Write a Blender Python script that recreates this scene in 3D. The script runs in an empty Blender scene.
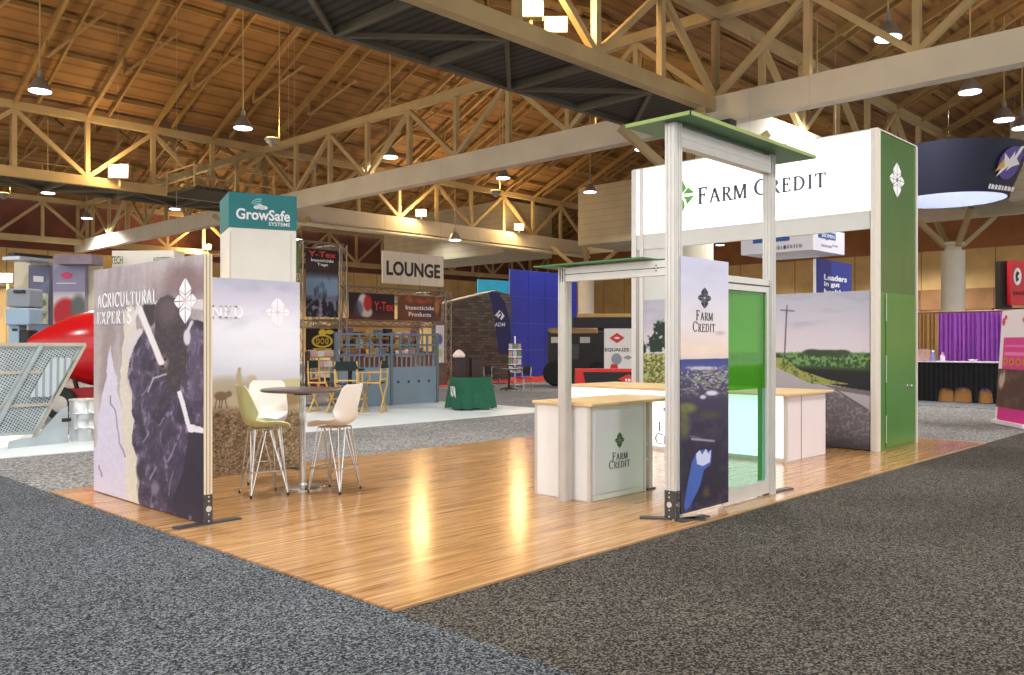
import bpy, math, random
import numpy as np
from mathutils import Vector, Matrix

# ---------------------------------------------------------------- camera, world, exposure
F, CX, HY, H, A = 857.0, 512.0, 344.0, 1.645, math.radians(43.9)   # focal length (px of 1024), horizon row, eye height, heading
CA, SA = math.cos(A), math.sin(A)
SC = bpy.context.scene
COL = SC.collection
cam_data = bpy.data.cameras.new('camera')
cam = bpy.data.objects.new('camera', cam_data)
COL.objects.link(cam)
cam.location = (0, 0, H)
cam.rotation_euler = (math.pi / 2, 0, A - math.pi / 2)
cam_data.sensor_width = 36.0
cam_data.lens = F / 1024 * 36
cam_data.shift_y = (HY - 337.5) / 1024
cam_data.clip_end = 400
SC.camera = cam

world = bpy.data.worlds.new('hall_ambient')
SC.world = world
world.use_nodes = True
wb = world.node_tree.nodes['Background']
wb.inputs[0].default_value = (1.0, 0.975, 0.95, 1)
wb.inputs[1].default_value = 2.0

SC.view_settings.view_transform = 'Standard'
SC.view_settings.look = 'None'
SC.view_settings.gamma = 1
SC.view_settings.use_curve_mapping = False
SC.view_settings.exposure = 0.0
random.seed(7)
HB, HBN, UPL = 4600, .40, 600        # strengths of the far lamps, the added lamps and the roof uplights

# ---------------------------------------------------------------- where things stand (booth axes: x runs away to the right, y away to the left)
def ray(px):
    t = (px - CX) / F
    return CA + t * SA, SA - t * CA            # x and y gained per metre of depth
def gd(px, d):
    a, b = ray(px); return Vector((a * d, b * d, 0))
def gx(px, X):
    a, b = ray(px); return X, b * X / a, X / a  # x, y, depth
def gy(px, Y):
    a, b = ray(px); return a * Y / b, Y, Y / b
def zz(py, d): return H + (HY - py) * d / F
def gp(px, py, z=0.0):
    d = F * (H - z) / (py - HY); a, b = ray(px); return Vector((a * d, b * d, z))
def project(v):                                # world -> photo frame, used to lay a printed picture out on its panel
    d = v[..., 0] * CA + v[..., 1] * SA
    l = v[..., 0] * SA - v[..., 1] * CA
    return CX + F * l / d, HY - F * (v[..., 2] - H) / d
RIGHT = Vector((SA, -CA, 0)); FWD = Vector((CA, SA, 0)); UP = Vector((0, 0, 1))
EX = Vector((1, 0, 0)); EY = Vector((0, 1, 0))

# ---------------------------------------------------------------- materials
def lin(c):
    out = []
    for x in c[:3]:
        x = x / 255.0
        out.append(x / 12.92 if x <= 0.04045 else ((x + 0.055) / 1.055) ** 2.4)
    return tuple(out) + (1,)
MATS = {}
def M(name, col=(200, 200, 200), rough=0.5, metal=0.0, noise=None, emit=None, bump=0.0, alpha=None, trans=0.0, spec=0.5):
    if name in MATS: return MATS[name]
    m = bpy.data.materials.new(name); m.use_nodes = True
    nt = m.node_tree; b = nt.nodes['Principled BSDF']
    b.inputs['Base Color'].default_value = lin(col)
    b.inputs['Roughness'].default_value = rough
    b.inputs['Metallic'].default_value = metal
    b.inputs['Specular IOR Level'].default_value = spec
    if noise or bump:
        tc = nt.nodes.new('ShaderNodeTexCoord')
        n = nt.nodes.new('ShaderNodeTexNoise'); n.inputs['Scale'].default_value = noise[0] if noise else 40
        n.inputs['Detail'].default_value = 5
        nt.links.new(tc.outputs['Object'], n.inputs['Vector'])
        if noise:
            r = nt.nodes.new('ShaderNodeMapRange'); r.inputs[1].default_value = .3; r.inputs[2].default_value = .7
            r.inputs[3].default_value = 1 - noise[1]; r.inputs[4].default_value = 1 + noise[1]
            nt.links.new(n.outputs['Fac'], r.inputs[0])
            mx = nt.nodes.new('ShaderNodeMix'); mx.data_type = 'RGBA'; mx.blend_type = 'MULTIPLY'; mx.inputs[0].default_value = 1
            mx.inputs[6].default_value = lin(col); nt.links.new(r.outputs[0], mx.inputs[7])
            nt.links.new(mx.outputs[2], b.inputs['Base Color'])
        if bump:
            bp = nt.nodes.new('ShaderNodeBump'); bp.inputs['Strength'].default_value = bump; bp.inputs['Distance'].default_value = .02
            nt.links.new(n.outputs['Fac'], bp.inputs['Height']); nt.links.new(bp.outputs[0], b.inputs['Normal'])
    if emit:
        b.inputs['Emission Color'].default_value = lin(emit[0]); b.inputs['Emission Strength'].default_value = emit[1]
    if trans: b.inputs['Transmission Weight'].default_value = trans
    MATS[name] = m
    return m
def ramp(nt, stops):
    r = nt.nodes.new('ShaderNodeValToRGB')
    while len(r.color_ramp.elements) < len(stops): r.color_ramp.elements.new(.5)
    for e, (p, c) in zip(r.color_ramp.elements, stops): e.position = p; e.color = lin(c)
    return r
def carpet(name, dark, mid, light, scale=70):
    m = bpy.data.materials.new(name); m.use_nodes = True; nt = m.node_tree; b = nt.nodes['Principled BSDF']
    tc = nt.nodes.new('ShaderNodeTexCoord')
    n = nt.nodes.new('ShaderNodeTexVoronoi'); n.inputs['Scale'].default_value = scale        # every tuft its own grey
    nt.links.new(tc.outputs['Object'], n.inputs['Vector'])
    sc = nt.nodes.new('ShaderNodeSeparateColor'); nt.links.new(n.outputs['Color'], sc.inputs[0])
    r = ramp(nt, [(.15, dark), (.5, mid), (.9, light)]); nt.links.new(sc.outputs[0], r.inputs[0])
    n2 = nt.nodes.new('ShaderNodeTexNoise'); n2.inputs['Scale'].default_value = .5; n2.inputs['Detail'].default_value = 4
    nt.links.new(tc.outputs['Object'], n2.inputs['Vector'])
    mr = nt.nodes.new('ShaderNodeMapRange'); mr.inputs[1].default_value = .3; mr.inputs[2].default_value = .7; mr.inputs[3].default_value = .82; mr.inputs[4].default_value = 1.18
    nt.links.new(n2.outputs['Fac'], mr.inputs[0])
    mx = nt.nodes.new('ShaderNodeMix'); mx.data_type = 'RGBA'; mx.blend_type = 'MULTIPLY'; mx.inputs[0].default_value = 1
    nt.links.new(r.outputs[0], mx.inputs[6]); nt.links.new(mr.outputs[0], mx.inputs[7]); nt.links.new(mx.outputs[2], b.inputs['Base Color'])
    b.inputs['Roughness'].default_value = .95; b.inputs['Specular IOR Level'].default_value = .15
    return m
def wood_floor():
    m = bpy.data.materials.new('laminate'); m.use_nodes = True; nt = m.node_tree; b = nt.nodes['Principled BSDF']
    tc = nt.nodes.new('ShaderNodeTexCoord')
    mp = nt.nodes.new('ShaderNodeMapping'); mp.inputs['Scale'].default_value = (1.3, 26, 1); nt.links.new(tc.outputs['Object'], mp.inputs['Vector'])
    n = nt.nodes.new('ShaderNodeTexNoise'); n.inputs['Scale'].default_value = 1.0; n.inputs['Detail'].default_value = 6; n.inputs['Roughness'].default_value = .65
    nt.links.new(mp.outputs[0], n.inputs['Vector'])
    r = ramp(nt, [(.28, (118, 80, 48)), (.44, (164, 121, 76)), (.56, (186, 144, 96)), (.74, (206, 170, 122))]); nt.links.new(n.outputs['Fac'], r.inputs[0])
    br = nt.nodes.new('ShaderNodeTexBrick'); br.inputs['Scale'].default_value = 1; br.inputs['Brick Width'].default_value = 1.2; br.inputs['Row Height'].default_value = .065
    br.inputs['Mortar Size'].default_value = .002; br.inputs['Color1'].default_value = (.86, .84, .82, 1); br.inputs['Color2'].default_value = (1.1, 1.08, 1.05, 1); br.inputs['Mortar'].default_value = (.62, .56, .5, 1)
    nt.links.new(tc.outputs['Object'], br.inputs['Vector'])
    mx = nt.nodes.new('ShaderNodeMix'); mx.data_type = 'RGBA'; mx.blend_type = 'MULTIPLY'; mx.inputs[0].default_value = 1
    nt.links.new(r.outputs[0], mx.inputs[6]); nt.links.new(br.outputs['Color'], mx.inputs[7]); nt.links.new(mx.outputs[2], b.inputs['Base Color'])
    b.inputs['Roughness'].default_value = .18; b.inputs['Specular IOR Level'].default_value = .45
    return m
def striped(name, c1, c2, axis, scale, rough=.7, width=.5, noise=.12):      # ribs or panel seams running across one axis
    m = bpy.data.materials.new(name); m.use_nodes = True; nt = m.node_tree; b = nt.nodes['Principled BSDF']
    tc = nt.nodes.new('ShaderNodeTexCoord'); sp = nt.nodes.new('ShaderNodeSeparateXYZ'); nt.links.new(tc.outputs['Object'], sp.inputs[0])
    mu = nt.nodes.new('ShaderNodeMath'); mu.operation = 'MULTIPLY'; mu.inputs[1].default_value = scale; nt.links.new(sp.outputs['XYZ'.index(axis)], mu.inputs[0])
    fr = nt.nodes.new('ShaderNodeMath'); fr.operation = 'FRACT'; nt.links.new(mu.outputs[0], fr.inputs[0])
    gt = nt.nodes.new('ShaderNodeMath'); gt.operation = 'GREATER_THAN'; gt.inputs[1].default_value = 1 - width; nt.links.new(fr.outputs[0], gt.inputs[0])
    mx = nt.nodes.new('ShaderNodeMix'); mx.data_type = 'RGBA'; nt.links.new(gt.outputs[0], mx.inputs[0]); mx.inputs[6].default_value = lin(c1); mx.inputs[7].default_value = lin(c2)
    n = nt.nodes.new('ShaderNodeTexNoise'); n.inputs['Scale'].default_value = .7; n.inputs['Detail'].default_value = 5; nt.links.new(tc.outputs['Object'], n.inputs['Vector'])
    mr = nt.nodes.new('ShaderNodeMapRange'); mr.inputs[1].default_value = .3; mr.inputs[2].default_value = .7; mr.inputs[3].default_value = 1 - noise; mr.inputs[4].default_value = 1 + noise
    nt.links.new(n.outputs['Fac'], mr.inputs[0])
    m2 = nt.nodes.new('ShaderNodeMix'); m2.data_type = 'RGBA'; m2.blend_type = 'MULTIPLY'; m2.inputs[0].default_value = 1
    nt.links.new(mx.outputs[2], m2.inputs[6]); nt.links.new(mr.outputs[0], m2.inputs[7]); nt.links.new(m2.outputs[2], b.inputs['Base Color'])
    b.inputs['Roughness'].default_value = rough
    return m
def print_mat(name, rough=.55, emit=0.0):
    if name in MATS: return MATS[name]
    m = bpy.data.materials.new(name); m.use_nodes = True; nt = m.node_tree; b = nt.nodes['Principled BSDF']
    at = nt.nodes.new('ShaderNodeAttribute'); at.attribute_name = 'print'
    nt.links.new(at.outputs['Color'], b.inputs['Base Color']); b.inputs['Roughness'].default_value = rough; b.inputs['Specular IOR Level'].default_value = .3
    if emit: nt.links.new(at.outputs['Color'], b.inputs['Emission Color']); b.inputs['Emission Strength'].default_value = emit
    MATS[name] = m
    return m
def tinted(name, col, rough=.05, gloss=.08, haze=0.0, hazecol=(200, 200, 200)):  # clear coloured sheet
    m = bpy.data.materials.new(name); m.use_nodes = True; nt = m.node_tree; nt.nodes.remove(nt.nodes['Principled BSDF'])
    out = nt.nodes['Material Output']
    tr = nt.nodes.new('ShaderNodeBsdfTransparent'); tr.inputs[0].default_value = lin(col)
    gl = nt.nodes.new('ShaderNodeBsdfGlossy'); gl.inputs['Roughness'].default_value = rough
    di = nt.nodes.new('ShaderNodeBsdfTranslucent'); di.inputs[0].default_value = lin(hazecol)
    d2 = nt.nodes.new('ShaderNodeBsdfDiffuse'); d2.inputs[0].default_value = lin(hazecol)
    mh = nt.nodes.new('ShaderNodeMixShader'); mh.inputs[0].default_value = .5; nt.links.new(di.outputs[0], mh.inputs[1]); nt.links.new(d2.outputs[0], mh.inputs[2])
    m0 = nt.nodes.new('ShaderNodeMixShader'); m0.inputs[0].default_value = haze; nt.links.new(tr.outputs[0], m0.inputs[1]); nt.links.new(mh.outputs[0], m0.inputs[2])
    m1 = nt.nodes.new('ShaderNodeMixShader'); m1.inputs[0].default_value = gloss; nt.links.new(m0.outputs[0], m1.inputs[1]); nt.links.new(gl.outputs[0], m1.inputs[2])
    nt.links.new(m1.outputs[0], out.inputs[0])
    return m

ALU = M('brushed_aluminium', (206, 203, 198), .38, .35, noise=(6, .04))
DARKMETAL = M('dark_steel', (74, 74, 76), .45, .5, noise=(20, .08))
CHROME = M('chrome', (205, 205, 205), .18, .9, noise=(10, .03))
WHITE = M('white_laminate', (226, 225, 224), .4, noise=(3, .02))
BRIGHT = M('white_plastic', (240, 240, 238), .35, noise=(3, .02))
CREAM = M('cream_paint', (214, 204, 178), .6, noise=(2, .06))
STEEL = M('painted_steel', (176, 154, 110), .55, noise=(.8, .12))
STEELBOX = M('beam_cladding', (204, 196, 176), .6, noise=(.6, .08))
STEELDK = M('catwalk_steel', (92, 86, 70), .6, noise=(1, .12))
BLACK = M('black_vinyl', (24, 24, 26), .5, noise=(12, .15))
BLACKCLOTH = M('black_cloth', (17, 17, 20), .9, noise=(6, .3), bump=.2)
OAK = M('oak_laminate', (214, 184, 134), .35, noise=(9, .08))
INK = M('dark_ink', (52, 56, 62), .6, noise=(30, .03))
WHITEINK = M('white_ink', (238, 234, 238), .6, noise=(30, .02))
TEXT_G = M('leaf_green_ink', (98, 172, 72), .6, noise=(30, .04))
TEXT_DG = M('dark_green_ink', (66, 98, 60), .6, noise=(30, .04))
REDINK = M('red_ink', (214, 48, 44), .6, noise=(30, .04))

# ---------------------------------------------------------------- mesh and object helpers
OFF = {}
def link(o): COL.objects.link(o); return o
class MB:
    def __init__(s): s.v = []; s.f = []
    def add(s, vs, fs):
        b = len(s.v); s.v += [tuple(v) for v in vs]; s.f += [tuple(b + i for i in f) for f in fs]; return s
    def box(s, x0, x1, y0, y1, z0, z1):
        x0, x1 = min(x0, x1), max(x0, x1); y0, y1 = min(y0, y1), max(y0, y1); z0, z1 = min(z0, z1), max(z0, z1)
        return s.add([(x, y, z) for z in (z0, z1) for y in (y0, y1) for x in (x0, x1)], [(0, 2, 3, 1), (4, 5, 7, 6), (0, 1, 5, 4), (2, 6, 7, 3), (0, 4, 6, 2), (1, 3, 7, 5)])
    def obox(s, c, u, v, w):                    # centre and three half-extent vectors
        c, u, v, w = Vector(c), Vector(u), Vector(v), Vector(w)
        return s.add([c + a * u + b * v + e * w for e in (-1, 1) for b in (-1, 1) for a in (-1, 1)], [(0, 2, 3, 1), (4, 5, 7, 6), (0, 1, 5, 4), (2, 6, 7, 3), (0, 4, 6, 2), (1, 3, 7, 5)])
    def bar(s, p, q, w, h=None, up=UP):
        p, q = Vector(p), Vector(q); d = q - p; L = d.length; d = d / L
        side = d.cross(up)
        if side.length < 1e-4: side = d.cross(EX)
        side.normalize(); v = side.cross(d)
        return s.obox((p + q) / 2, d * L / 2, side * w / 2, v * (h or w) / 2)
    def tube(s, p, q, r, n=8, r2=None):
        p, q = Vector(p), Vector(q); d = (q - p).normalized(); a = d.cross(UP)
        if a.length < 1e-4: a = d.cross(EX)
        a.normalize(); b = d.cross(a); r2 = r if r2 is None else r2
        vs = []
        for c, R in ((p, r), (q, r2)):
            for i in range(n):
                t = 2 * math.pi * i / n; vs.append(c + a * math.cos(t) * R + b * math.sin(t) * R)
        return s.add(vs, [(i, (i + 1) % n, n + (i + 1) % n, n + i) for i in range(n)] + [tuple(range(n - 1, -1, -1)), tuple(range(n, 2 * n))])
    def path(s, pts, r, n=7):
        for a, b in zip(pts, pts[1:]): s.tube(a, b, r, n)
        return s
    def lathe(s, prof, c=(0, 0, 0), n=28, axis=UP):
        c = Vector(c); ax = Vector(axis).normalized(); a = ax.cross(EX if abs(ax.x) < .9 else EY).normalized(); b = ax.cross(a)
        vs = [c + ax * z + (a * math.cos(2 * math.pi * i / n) + b * math.sin(2 * math.pi * i / n)) * r for r, z in prof for i in range(n)]
        fs = [(k * n + i, k * n + (i + 1) % n, (k + 1) * n + (i + 1) % n, (k + 1) * n + i) for k in range(len(prof) - 1) for i in range(n)]
        fs += [tuple(range(n - 1, -1, -1)), tuple(range((len(prof) - 1) * n, len(prof) * n))]
        return s.add(vs, fs)
    def prism(s, pts, ext):
        n = len(pts); ext = Vector(ext); ps = [Vector(p) for p in pts]
        return s.add(ps + [p + ext for p in ps], [tuple(range(n)), tuple(range(2 * n - 1, n - 1, -1))] + [(i, n + i, n + (i + 1) % n, (i + 1) % n) for i in range(n)])
    def flat(s, pts2, fs, o, u, v, t=.003):     # 2-D outline faces laid on a surface, a few millimetres thick
        o, u, v = Vector(o), Vector(u), Vector(v); n = u.cross(v).normalized()
        for f in fs:
            P = [o + u * pts2[i][0] + v * pts2[i][1] for i in f]
            s.prism([p + n * .001 for p in P], n * t)
        return s
    def build(s, name, mat, parent=None, bevel=0, smooth=False, solid=0):
        off = OFF.get(parent.name, Vector()) if parent else Vector()
        me = bpy.data.meshes.new(name)
        me.from_pydata([(v[0] - off[0], v[1] - off[1], v[2] - off[2]) for v in s.v], [], s.f)
        import bmesh
        bm = bmesh.new(); bm.from_mesh(me); bmesh.ops.recalc_face_normals(bm, faces=bm.faces); bm.to_mesh(me); bm.free()
        me.materials.append(mat)
        if smooth:
            for p in me.polygons: p.use_smooth = True
        o = link(bpy.data.objects.new(name, me))
        if parent: o.parent = parent; OFF[o.name] = off
        if bevel:
            b = o.modifiers.new('bevel', 'BEVEL'); b.width = bevel; b.segments = 2; b.limit_method = 'ANGLE'
        if solid:
            b = o.modifiers.new('solid', 'SOLIDIFY'); b.thickness = solid; b.offset = 0
        if smooth and not bevel:
            b = o.modifiers.new('split', 'EDGE_SPLIT'); b.split_angle = math.radians(40)
        return o
def box(name, mat, parent, x0, x1, y0, y1, z0, z1, bevel=0): return MB().box(x0, x1, y0, y1, z0, z1).build(name, mat, parent, bevel)
def tag(o, label, cat, group=None, kind=None):
    if label: o['label'] = label
    if cat: o['category'] = cat
    if group: o['group'] = group
    if kind: o['kind'] = kind
    return o
def thing(name, label, cat, loc=(0, 0, 0), group=None, rz=None, kind=None):
    o = link(bpy.data.objects.new(name, None)); o.location = loc; o.empty_display_size = .2
    if rz is None: OFF[o.name] = Vector(loc)      # parts are given in world coordinates
    else: o.rotation_euler = (0, 0, rz)           # parts are given in the thing's own frame
    return tag(o, label, cat, group, kind)
def struct(o, label=None): o['kind'] = 'structure'; return tag(o, label, None)
KIDS = {}
def dup(root, label, loc, rz=0, group=None):
    r = root.copy(); link(r); r.location = loc; r.rotation_euler = (0, 0, rz); r['label'] = label
    if group: r['group'] = group
    for ch in list(root.children):
        c = ch.copy(); link(c); c.parent = r
        for g in list(ch.children):
            k = g.copy(); link(k); k.parent = c
    return r

# ---- lettering
def sans(s, bold=.012):
    cu = bpy.data.curves.new('txt', 'FONT'); cu.body = s; cu.resolution_u = 3; cu.offset = bold
    ob = bpy.data.objects.new('txt', cu); me = ob.to_mesh()
    V = [(v.co.x, v.co.y) for v in me.vertices]; Fc = [tuple(p.vertices) for p in me.polygons]
    ob.to_mesh_clear(); bpy.data.objects.remove(ob); bpy.data.curves.remove(cu)
    return V, Fc
def serif(text, T=.13, t=.055, s=.06, sh=.045, small=1.0):
    V, Fc = [], []
    X = 0
    def poly(ps, k):
        b = len(V); V.extend((X + p[0] * k, p[1] * k) for p in ps); Fc.append(tuple(range(b, b + len(ps))))
    def glyph(c, k):
        def rc(x0, y0, x1, y1): poly([(x0, y0), (x1, y0), (x1, y1), (x0, y1)], k)
        def sf(x, y, w=T): rc(x - w / 2 - s, 0 if y == 0 else 1 - sh, x + w / 2 + s, sh if y == 0 else 1)
        def st(x, w=T): rc(x - w / 2, 0, x + w / 2, 1); sf(x, 0, w); sf(x, 1, w)
        def dg(x0, y0, x1, y1, w): poly([(x0 - w / 2, y0), (x0 + w / 2, y0), (x1 + w / 2, y1), (x1 - w / 2, y1)], k)
        def arc(cx, cy, rx, ry, a0, a1, n=12):
            for i in range(n):
                q = []
                for a in (a0 + (a1 - a0) * i / n, a0 + (a1 - a0) * (i + 1) / n):
                    r = math.radians(a); w = t + (T - t) * abs(math.cos(r))
                    q.append(((cx + rx * math.cos(r), cy + ry * math.sin(r)), (cx + (rx - w) * math.cos(r), cy + (ry - w) * math.sin(r))))
                poly([q[0][0], q[1][0], q[1][1], q[0][1]], k)
        if c in 'FE':
            st(.2); rc(.2, 1 - t, .62, 1); rc(.62 - t, .78, .62, 1); rc(.2, .5, .5, .5 + t); rc(.5 - t, .42, .5, .64)
            if c == 'E': rc(.2, 0, .66, t); rc(.66 - t, 0, .66, .22)
            return .74
        if c in 'RP':
            st(.2); arc(.4, .74, .26, .26, -90, 90); rc(.2, 1 - t, .41, 1); rc(.2, .48, .41, .48 + t)
            if c == 'R': dg(.4, .5, .7, 0, T * 1.1); sf(.72, 0)
            return .82 if c == 'R' else .72
        if c == 'A': dg(.08, 0, .38, 1, t * 1.5); dg(.38, 1, .7, 0, T * 1.1); rc(.2, .33, .58, .33 + t); sf(.08, 0, t); sf(.7, 0); return .82
        if c == 'M': st(.12, t * 1.5); dg(.16, 1, .47, .05, T); dg(.47, .05, .78, 1, t * 1.4); st(.82); return 1.0
        if c == 'N': st(.12, t * 1.5); dg(.14, 1, .72, 0, T * 1.1); st(.74, t * 1.5); return .9
        if c in 'CG':
            arc(.48, .5, .44, .5, 48, 312, 18); rc(.76, .7, .76 + t, .95)
            if c == 'G': rc(.72, .06, .72 + T, .42); rc(.62, .42 - sh, .92, .42)
            return .9
        if c == 'D': st(.2); arc(.38, .5, .46, .5, -90, 90, 14); rc(.2, 1 - t, .4, 1); rc(.2, 0, .4, t); return .94
        if c == 'I': st(.2); return .42
        if c == 'T': rc(.04, 1 - t, .78, 1); rc(.04, .78, .04 + t, 1); rc(.78 - t, .78, .78, 1); rc(.41 - T / 2, 0, .41 + T / 2, 1); sf(.41, 0); return .84
        if c == 'U': rc(.17 - T / 2, .3, .17 + T / 2, 1); sf(.17, 1); rc(.71 - t * .7, .3, .71 + t * .7, 1); sf(.71, 1, t); arc(.43, .3, .3, .3, 180, 360); return .9
        if c == 'L': st(.2); rc(.2, 0, .66, t); rc(.66 - t, 0, .66, .22); return .72
        if c == 'X': dg(.12, 1, .68, 0, T * 1.1); dg(.66, 1, .1, 0, t * 1.4); sf(.12, 1); sf(.68, 0); sf(.66, 1, t); sf(.1, 0, t); return .8
        if c == 'S': arc(.36, .74, .26, .26, 30, 270); arc(.36, .26, .28, .28, 90, -150); rc(.56, .76, .56 + t, .96); rc(.06, .04, .06 + t, .26); return .7
        if c == 'O': arc(.48, .5, .46, .5, 0, 360, 22); return .98
        if c == 'W': dg(.1, 1, .32, 0, T); dg(.32, 0, .55, 1, t * 1.4); dg(.55, 1, .78, 0, T); dg(.78, 0, 1.0, 1, t * 1.4); sf(.1, 1); sf(.55, 1); sf(1.0, 1, t); return 1.12
        return .45
    first = True
    for ch in text:
        k = 1.0 if first or small == 1.0 else small
        X += glyph(ch, k) * k + (.04 if ch != ' ' else 0)
        first = ch == ' '
    return V, Fc
def letters(shape, name, mat, parent, c, u, v, w, h, t=.003):
    V, Fc = shape
    xs = [p[0] for p in V]; ys = [p[1] for p in V]; x0, x1, y0, y1 = min(xs), max(xs), min(ys), max(ys)
    P = [((x - (x0 + x1) / 2) / (x1 - x0) * w, (y - (y0 + y1) / 2) / (y1 - y0) * h) for x, y in V]
    return MB().flat(P, Fc, c, u, v, t).build(name, mat, parent)
def scrawl(n, seed=1):                                # small print too fine to read: a row of short strokes
    r = random.Random(seed); P = []; x = 0
    for k in range(n):
        w = r.uniform(.5, 1.1); P.append([(x, 0), (x + w, 0), (x + w, r.uniform(.7, 1)), (x, 1)]); x += w + .3
    return polys(*P)
def emblem_shape():                               # four leaf petals split by fine veins
    V, Fc = [], []
    for sx in (1, -1):
        for sy in (1, -1):
            for q in ([(.018, .08), (.15, .22), (.25, .36), (.26, .45), (.018, .26)], [(.018, .30), (.265, .49), (.23, .62), (.11, .84), (.018, .99)],
                      [(.05, .02), (.22, .02), (.27, .29), (.19, .22), (.08, .09)], [(.25, .02), (.50, .02), (.42, .17), (.30, .30)]):
                b = len(V); V += [(sx * x, sy * y) for x, y in q]; Fc.append(tuple(range(b, b + len(q))))
    return V, Fc
def oval_shape(n=24, r=1.0):
    return [(math.cos(2 * math.pi * i / n) * r, math.sin(2 * math.pi * i / n)) for i in range(n)], [tuple(range(n))]
def polys(*ps):
    V, Fc = [], []
    for p in ps: b = len(V); V += list(p); Fc.append(tuple(range(b, b + len(p))))
    return V, Fc

# ---- printed pictures
def vnoise(x, y, seed):
    xi = np.floor(x).astype(np.int64); yi = np.floor(y).astype(np.int64); xf = x - xi; yf = y - yi
    xf = xf * xf * (3 - 2 * xf); yf = yf * yf * (3 - 2 * yf)
    def h(a, b):
        n = (a * 374761393 + b * 668265263 + seed * 1442695041) & 0x7fffffff
        n = ((n ^ (n >> 13)) * 1274126177) & 0x7fffffff
        return ((n ^ (n >> 16)) & 0xffff) / 65535.0
    return (h(xi, yi) * (1 - xf) + h(xi + 1, yi) * xf) * (1 - yf) + (h(xi, yi + 1) * (1 - xf) + h(xi + 1, yi + 1) * xf) * yf
def fbm(x, y, seed=1, o=4):
    r = 0; a = .5; tot = 0
    for k in range(o): r = r + a * vnoise(x * 2 ** k, y * 2 ** k, seed + k * 17); tot += a; a *= .55
    return r / tot
class Paint:
    def __init__(s, x, y): s.x, s.y = x, y; s.img = np.zeros(x.shape + (3,))
    def mix(s, m, col):
        m = np.clip(m, 0, 1)[..., None]; s.img = s.img * (1 - m) + np.asarray(col, float) * m
    def fill(s, c): s.img[:] = c
    def vgrad(s, stops):
        ys = [a for a, _ in stops]
        for k in range(3): s.img[..., k] = np.interp(s.y, ys, [c[k] for _, c in stops])
    def ell(s, cx, cy, rx, ry, c, soft=.15, a=1.0):
        d = np.hypot((s.x - cx) / rx, (s.y - cy) / ry); s.mix(np.clip((1 - d) / soft + .5, 0, 1) * a, c)
    def seg(s, x0, y0, x1, y1, w, c, a=1.0):
        dx, dy = x1 - x0, y1 - y0; t = np.clip(((s.x - x0) * dx + (s.y - y0) * dy) / (dx * dx + dy * dy), 0, 1)
        d = np.hypot(s.x - x0 - t * dx, s.y - y0 - t * dy); s.mix(np.clip((w / 2 - d) / .8 + .5, 0, 1) * a, c)
    def inside(s, pts):
        m = np.zeros(s.x.shape, bool); n = len(pts)
        for i in range(n):
            (x0, y0), (x1, y1) = pts[i], pts[(i + 1) % n]
            if y0 == y1: continue
            c = ((y0 > s.y) != (y1 > s.y)) & (s.x < (x1 - x0) * (s.y - y0) / (y1 - y0) + x0); m ^= c
        return m
    def poly(s, pts, c, a=1.0): s.mix(s.inside(pts) * a, c)
    def mul(s, f): s.img = s.img * np.asarray(f)[..., None]
def picture(name, mat, parent, o, u, v, nx, ny, fn, photo=True, thick=0.0):
    o, u, v = np.array(o, float), np.array(u, float), np.array(v, float)
    i, j = np.meshgrid(np.linspace(0, 1, nx + 1), np.linspace(0, 1, ny + 1))
    W = o + i[..., None] * u + j[..., None] * v
    x, y = project(W) if photo else (i, j)
    p = Paint(x, y); fn(p)
    c = np.clip(p.img, 0, 255) / 255.0
    c = np.where(c <= .04045, c / 12.92, ((c + .055) / 1.055) ** 2.4)
    off = OFF.get(parent.name, Vector()) if parent else Vector()
    me = bpy.data.meshes.new(name)
    k = np.arange((nx + 1) * (ny + 1)).reshape(ny + 1, nx + 1)
    q = np.stack([k[:-1, :-1], k[:-1, 1:], k[1:, 1:], k[1:, :-1]], -1).reshape(-1, 4)
    me.from_pydata((W - np.array(off)).reshape(-1, 3).tolist(), [], q.tolist())
    at = me.color_attributes.new('print', 'FLOAT_COLOR', 'POINT')
    at.data.foreach_set('color', np.concatenate([c.reshape(-1, 3), np.ones((c.size // 3, 1))], 1).astype(np.float32).ravel())
    me.materials.append(mat)
    ob = link(bpy.data.objects.new(name, me))
    if parent: ob.parent = parent; OFF[ob.name] = off
    if thick:
        b = ob.modifiers.new('solid', 'SOLIDIFY'); b.thickness = thick; b.offset = -1
    return ob

# ================================================================ THE SETTING
C0 = (3.29, 4.19); FX1, FY1 = 15.62, 10.29          # near corner and far sides of the booth's wood floor
FZ = .014
AISLE = carpet('aisle_carpet', (22, 24, 28), (62, 66, 71), (118, 123, 128), 95)
AISLE2 = carpet('side_aisle_carpet', (19, 17, 16), (56, 53, 49), (108, 103, 95), 95)
FARC = carpet('far_carpet', (84, 82, 82), (122, 121, 120), (158, 156, 154), 40)
VINYL = M('white_vinyl_floor', (214, 222, 224), .35, noise=(1.2, .05))
struct(MB().box(-25, 95, -25, 90, -.12, -.006).build('floor', FARC))
struct(MB().box(-20, C0[0], -12, 12.2, -.006, 0).build('floor_carpet_front', AISLE))
struct(MB().box(C0[0], 24, -14, C0[1], -.006, 0).build('floor_carpet_side', AISLE2))
struct(MB().box(C0[0], FX1, C0[1], FY1, -.006, FZ).build('floor_wood', wood_floor()))
struct(MB().box(FX1, FX1 + .03, C0[1], FY1, -.006, FZ + .002).box(C0[0], FX1, C0[1] - .02, C0[1], -.006, FZ + .001).build('trim_1', M('oak_edge', (168, 132, 88), .4, noise=(8, .1))))
struct(MB().box(-9, 5.6, 13.85, 19.5, -.006, .006).build('floor_vinyl_left', VINYL))
struct(MB().box(6.6, 16.3, 13.85, 19.3, -.006, .006).build('floor_vinyl_middle', VINYL))
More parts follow.
